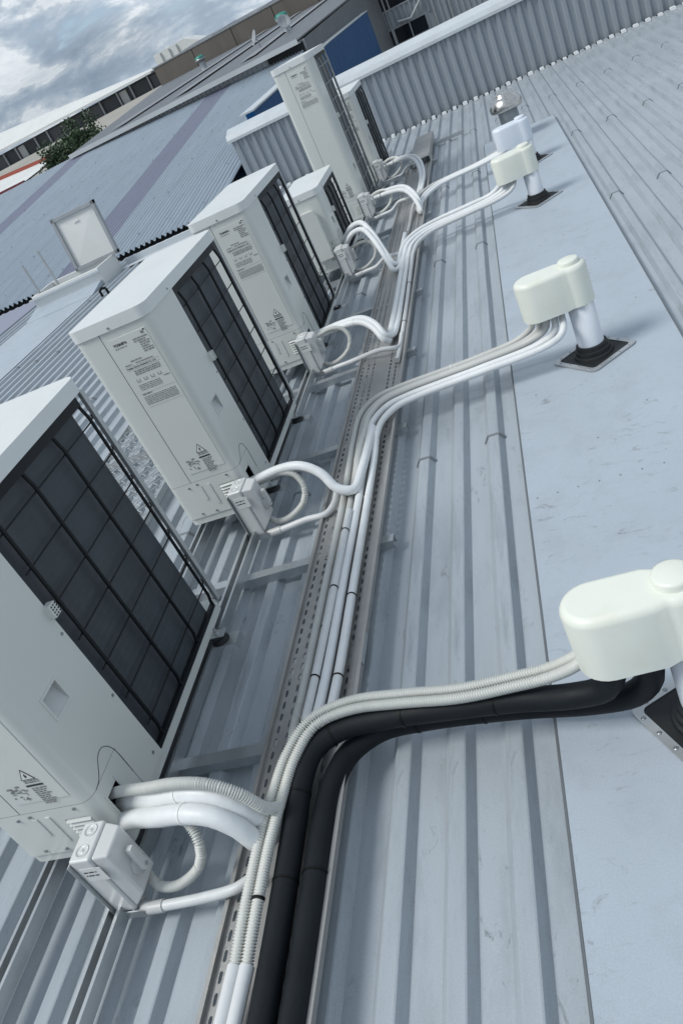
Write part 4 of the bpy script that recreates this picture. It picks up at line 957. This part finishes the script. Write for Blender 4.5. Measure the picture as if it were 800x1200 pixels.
# red trimmed shed
rb = thing('red_trimmed_shed', 'low white roofed shed with red trim at the left edge beyond the corrugated roof', 'building', (-30, 44, -4))
MB().add([(-36, 42, 1.72), (-23.0, 40, 1.53), (-23.6, 46, 1.93), (-36, 49, 2.6)], [(0, 1, 2, 3)]).add([(-36, 42, 1.6), (-23.0, 40, 1.45), (-23.6, 46, 1.85), (-36, 49, 2.5)], [(3, 2, 1, 0)]).build('roof_plane', 'far_white', rb)
MB().add([(-36, 41.9, 1.10), (-23, 39.9, 1.42), (-23, 39.9, 1.60), (-36, 41.9, 1.76), (-36, 42.1, 1.10), (-23, 40.1, 1.42), (-23, 40.1, 1.60), (-36, 42.1, 1.76)], [(0, 1, 2, 3), (7, 6, 5, 4), (3, 2, 6, 7), (1, 5, 6, 2), (4, 5, 1, 0)]).build('fascia', 'dark_red', rb)
MB().add([(-36, 48.9, 2.45), (-23.6, 45.9, 1.9), (-23.6, 45.9, 2.10), (-36, 48.9, 2.78), (-36, 49.2, 2.45), (-23.6, 46.2, 1.9), (-23.6, 46.2, 2.1), (-36, 49.2, 2.78)], [(0, 1, 2, 3), (7, 6, 5, 4), (3, 2, 6, 7), (1, 5, 6, 2), (4, 5, 1, 0)]).build('ridge_trim', 'red_trim', rb)
MB().box(-36, -24, 43, 46, -6, 1.3).build('wall', 'far_dark', rb)

# tree
TC = Vector((-19.4, 39.8, 1.45))
tr = thing('tree', 'dark green bushy tree between red trimmed shed and dark roofed building', 'tree', (TC.x, TC.y, -5))
tk = MB(); tk.tube(smooth_path([(TC.x, TC.y, -5), (TC.x+.1, TC.y, -2), (TC.x, TC.y+.1, .2)], .4), .2, 8, True, None)
for q in range(9):
    a = q*2*math.pi/9; tk.tube(smooth_path([(TC.x, TC.y, -1+.15*q), (TC.x+.6*math.cos(a), TC.y+.6*math.sin(a), .3+.1*q), (TC.x+1.2*math.cos(a), TC.y+1.1*math.sin(a), 1.0+.1*q)], .3), .05, 5)
tk.build('trunk', 'bark', tr)
rnd = random.Random(11); cr = MB()
clumps = [(Vector((rnd.gauss(0, .85), rnd.gauss(0, .8), rnd.gauss(-.1, .62))), rnd.uniform(.28, .55)) for _ in range(95)]
clumps = [(c, r_) for c, r_ in clumps if c.length < 1.7]
for c, r_ in clumps:
    for _ in range(150):
        d = Vector((rnd.gauss(0, 1), rnd.gauss(0, 1), rnd.gauss(0, 1))).normalized()*r_*rnd.random()**.4
        p = TC+c+d; a = Vector((rnd.gauss(0, 1), rnd.gauss(0, 1), rnd.gauss(0, 1))).normalized(); b_ = a.orthogonal().normalized()
        s_ = rnd.uniform(.05, .10); cr.quad(p-a*s_, p+b_*s_*.55, p+a*s_, p-b_*s_*.55)
cr.build('crown', 'leaf', tr)

# ground: rises gently towards the far warehouse, then runs level to the horizon
prof = [(-900, -6.0), (10, -6.0), (30, -5.2), (60, -3.0), (160, 5.2), (200, 6.2), (2500, 6.2)]
xs = [-2500, -200, -60, 60, 200, 2500]; mb = MB()
vs = [(x, y, z) for y, z in prof for x in xs]; n = len(xs)
mb.add(vs, [(j*n+i, j*n+i+1, (j+1)*n+i+1, (j+1)*n+i) for j in range(len(prof)-1) for i in range(n-1)])
g = mb.build('ground', 'ground'); g['kind'] = 'structure'
# own building below the roof
ob_ = MB().box(RX0+.3, RX1-.3, RY0+.3, RY1-.2, -6, -.055).build('host_building', 'cladding', None, base=(0, 4, -6))
tag(ob_, 'low metal clad building that carries the ribbed roof', 'building')
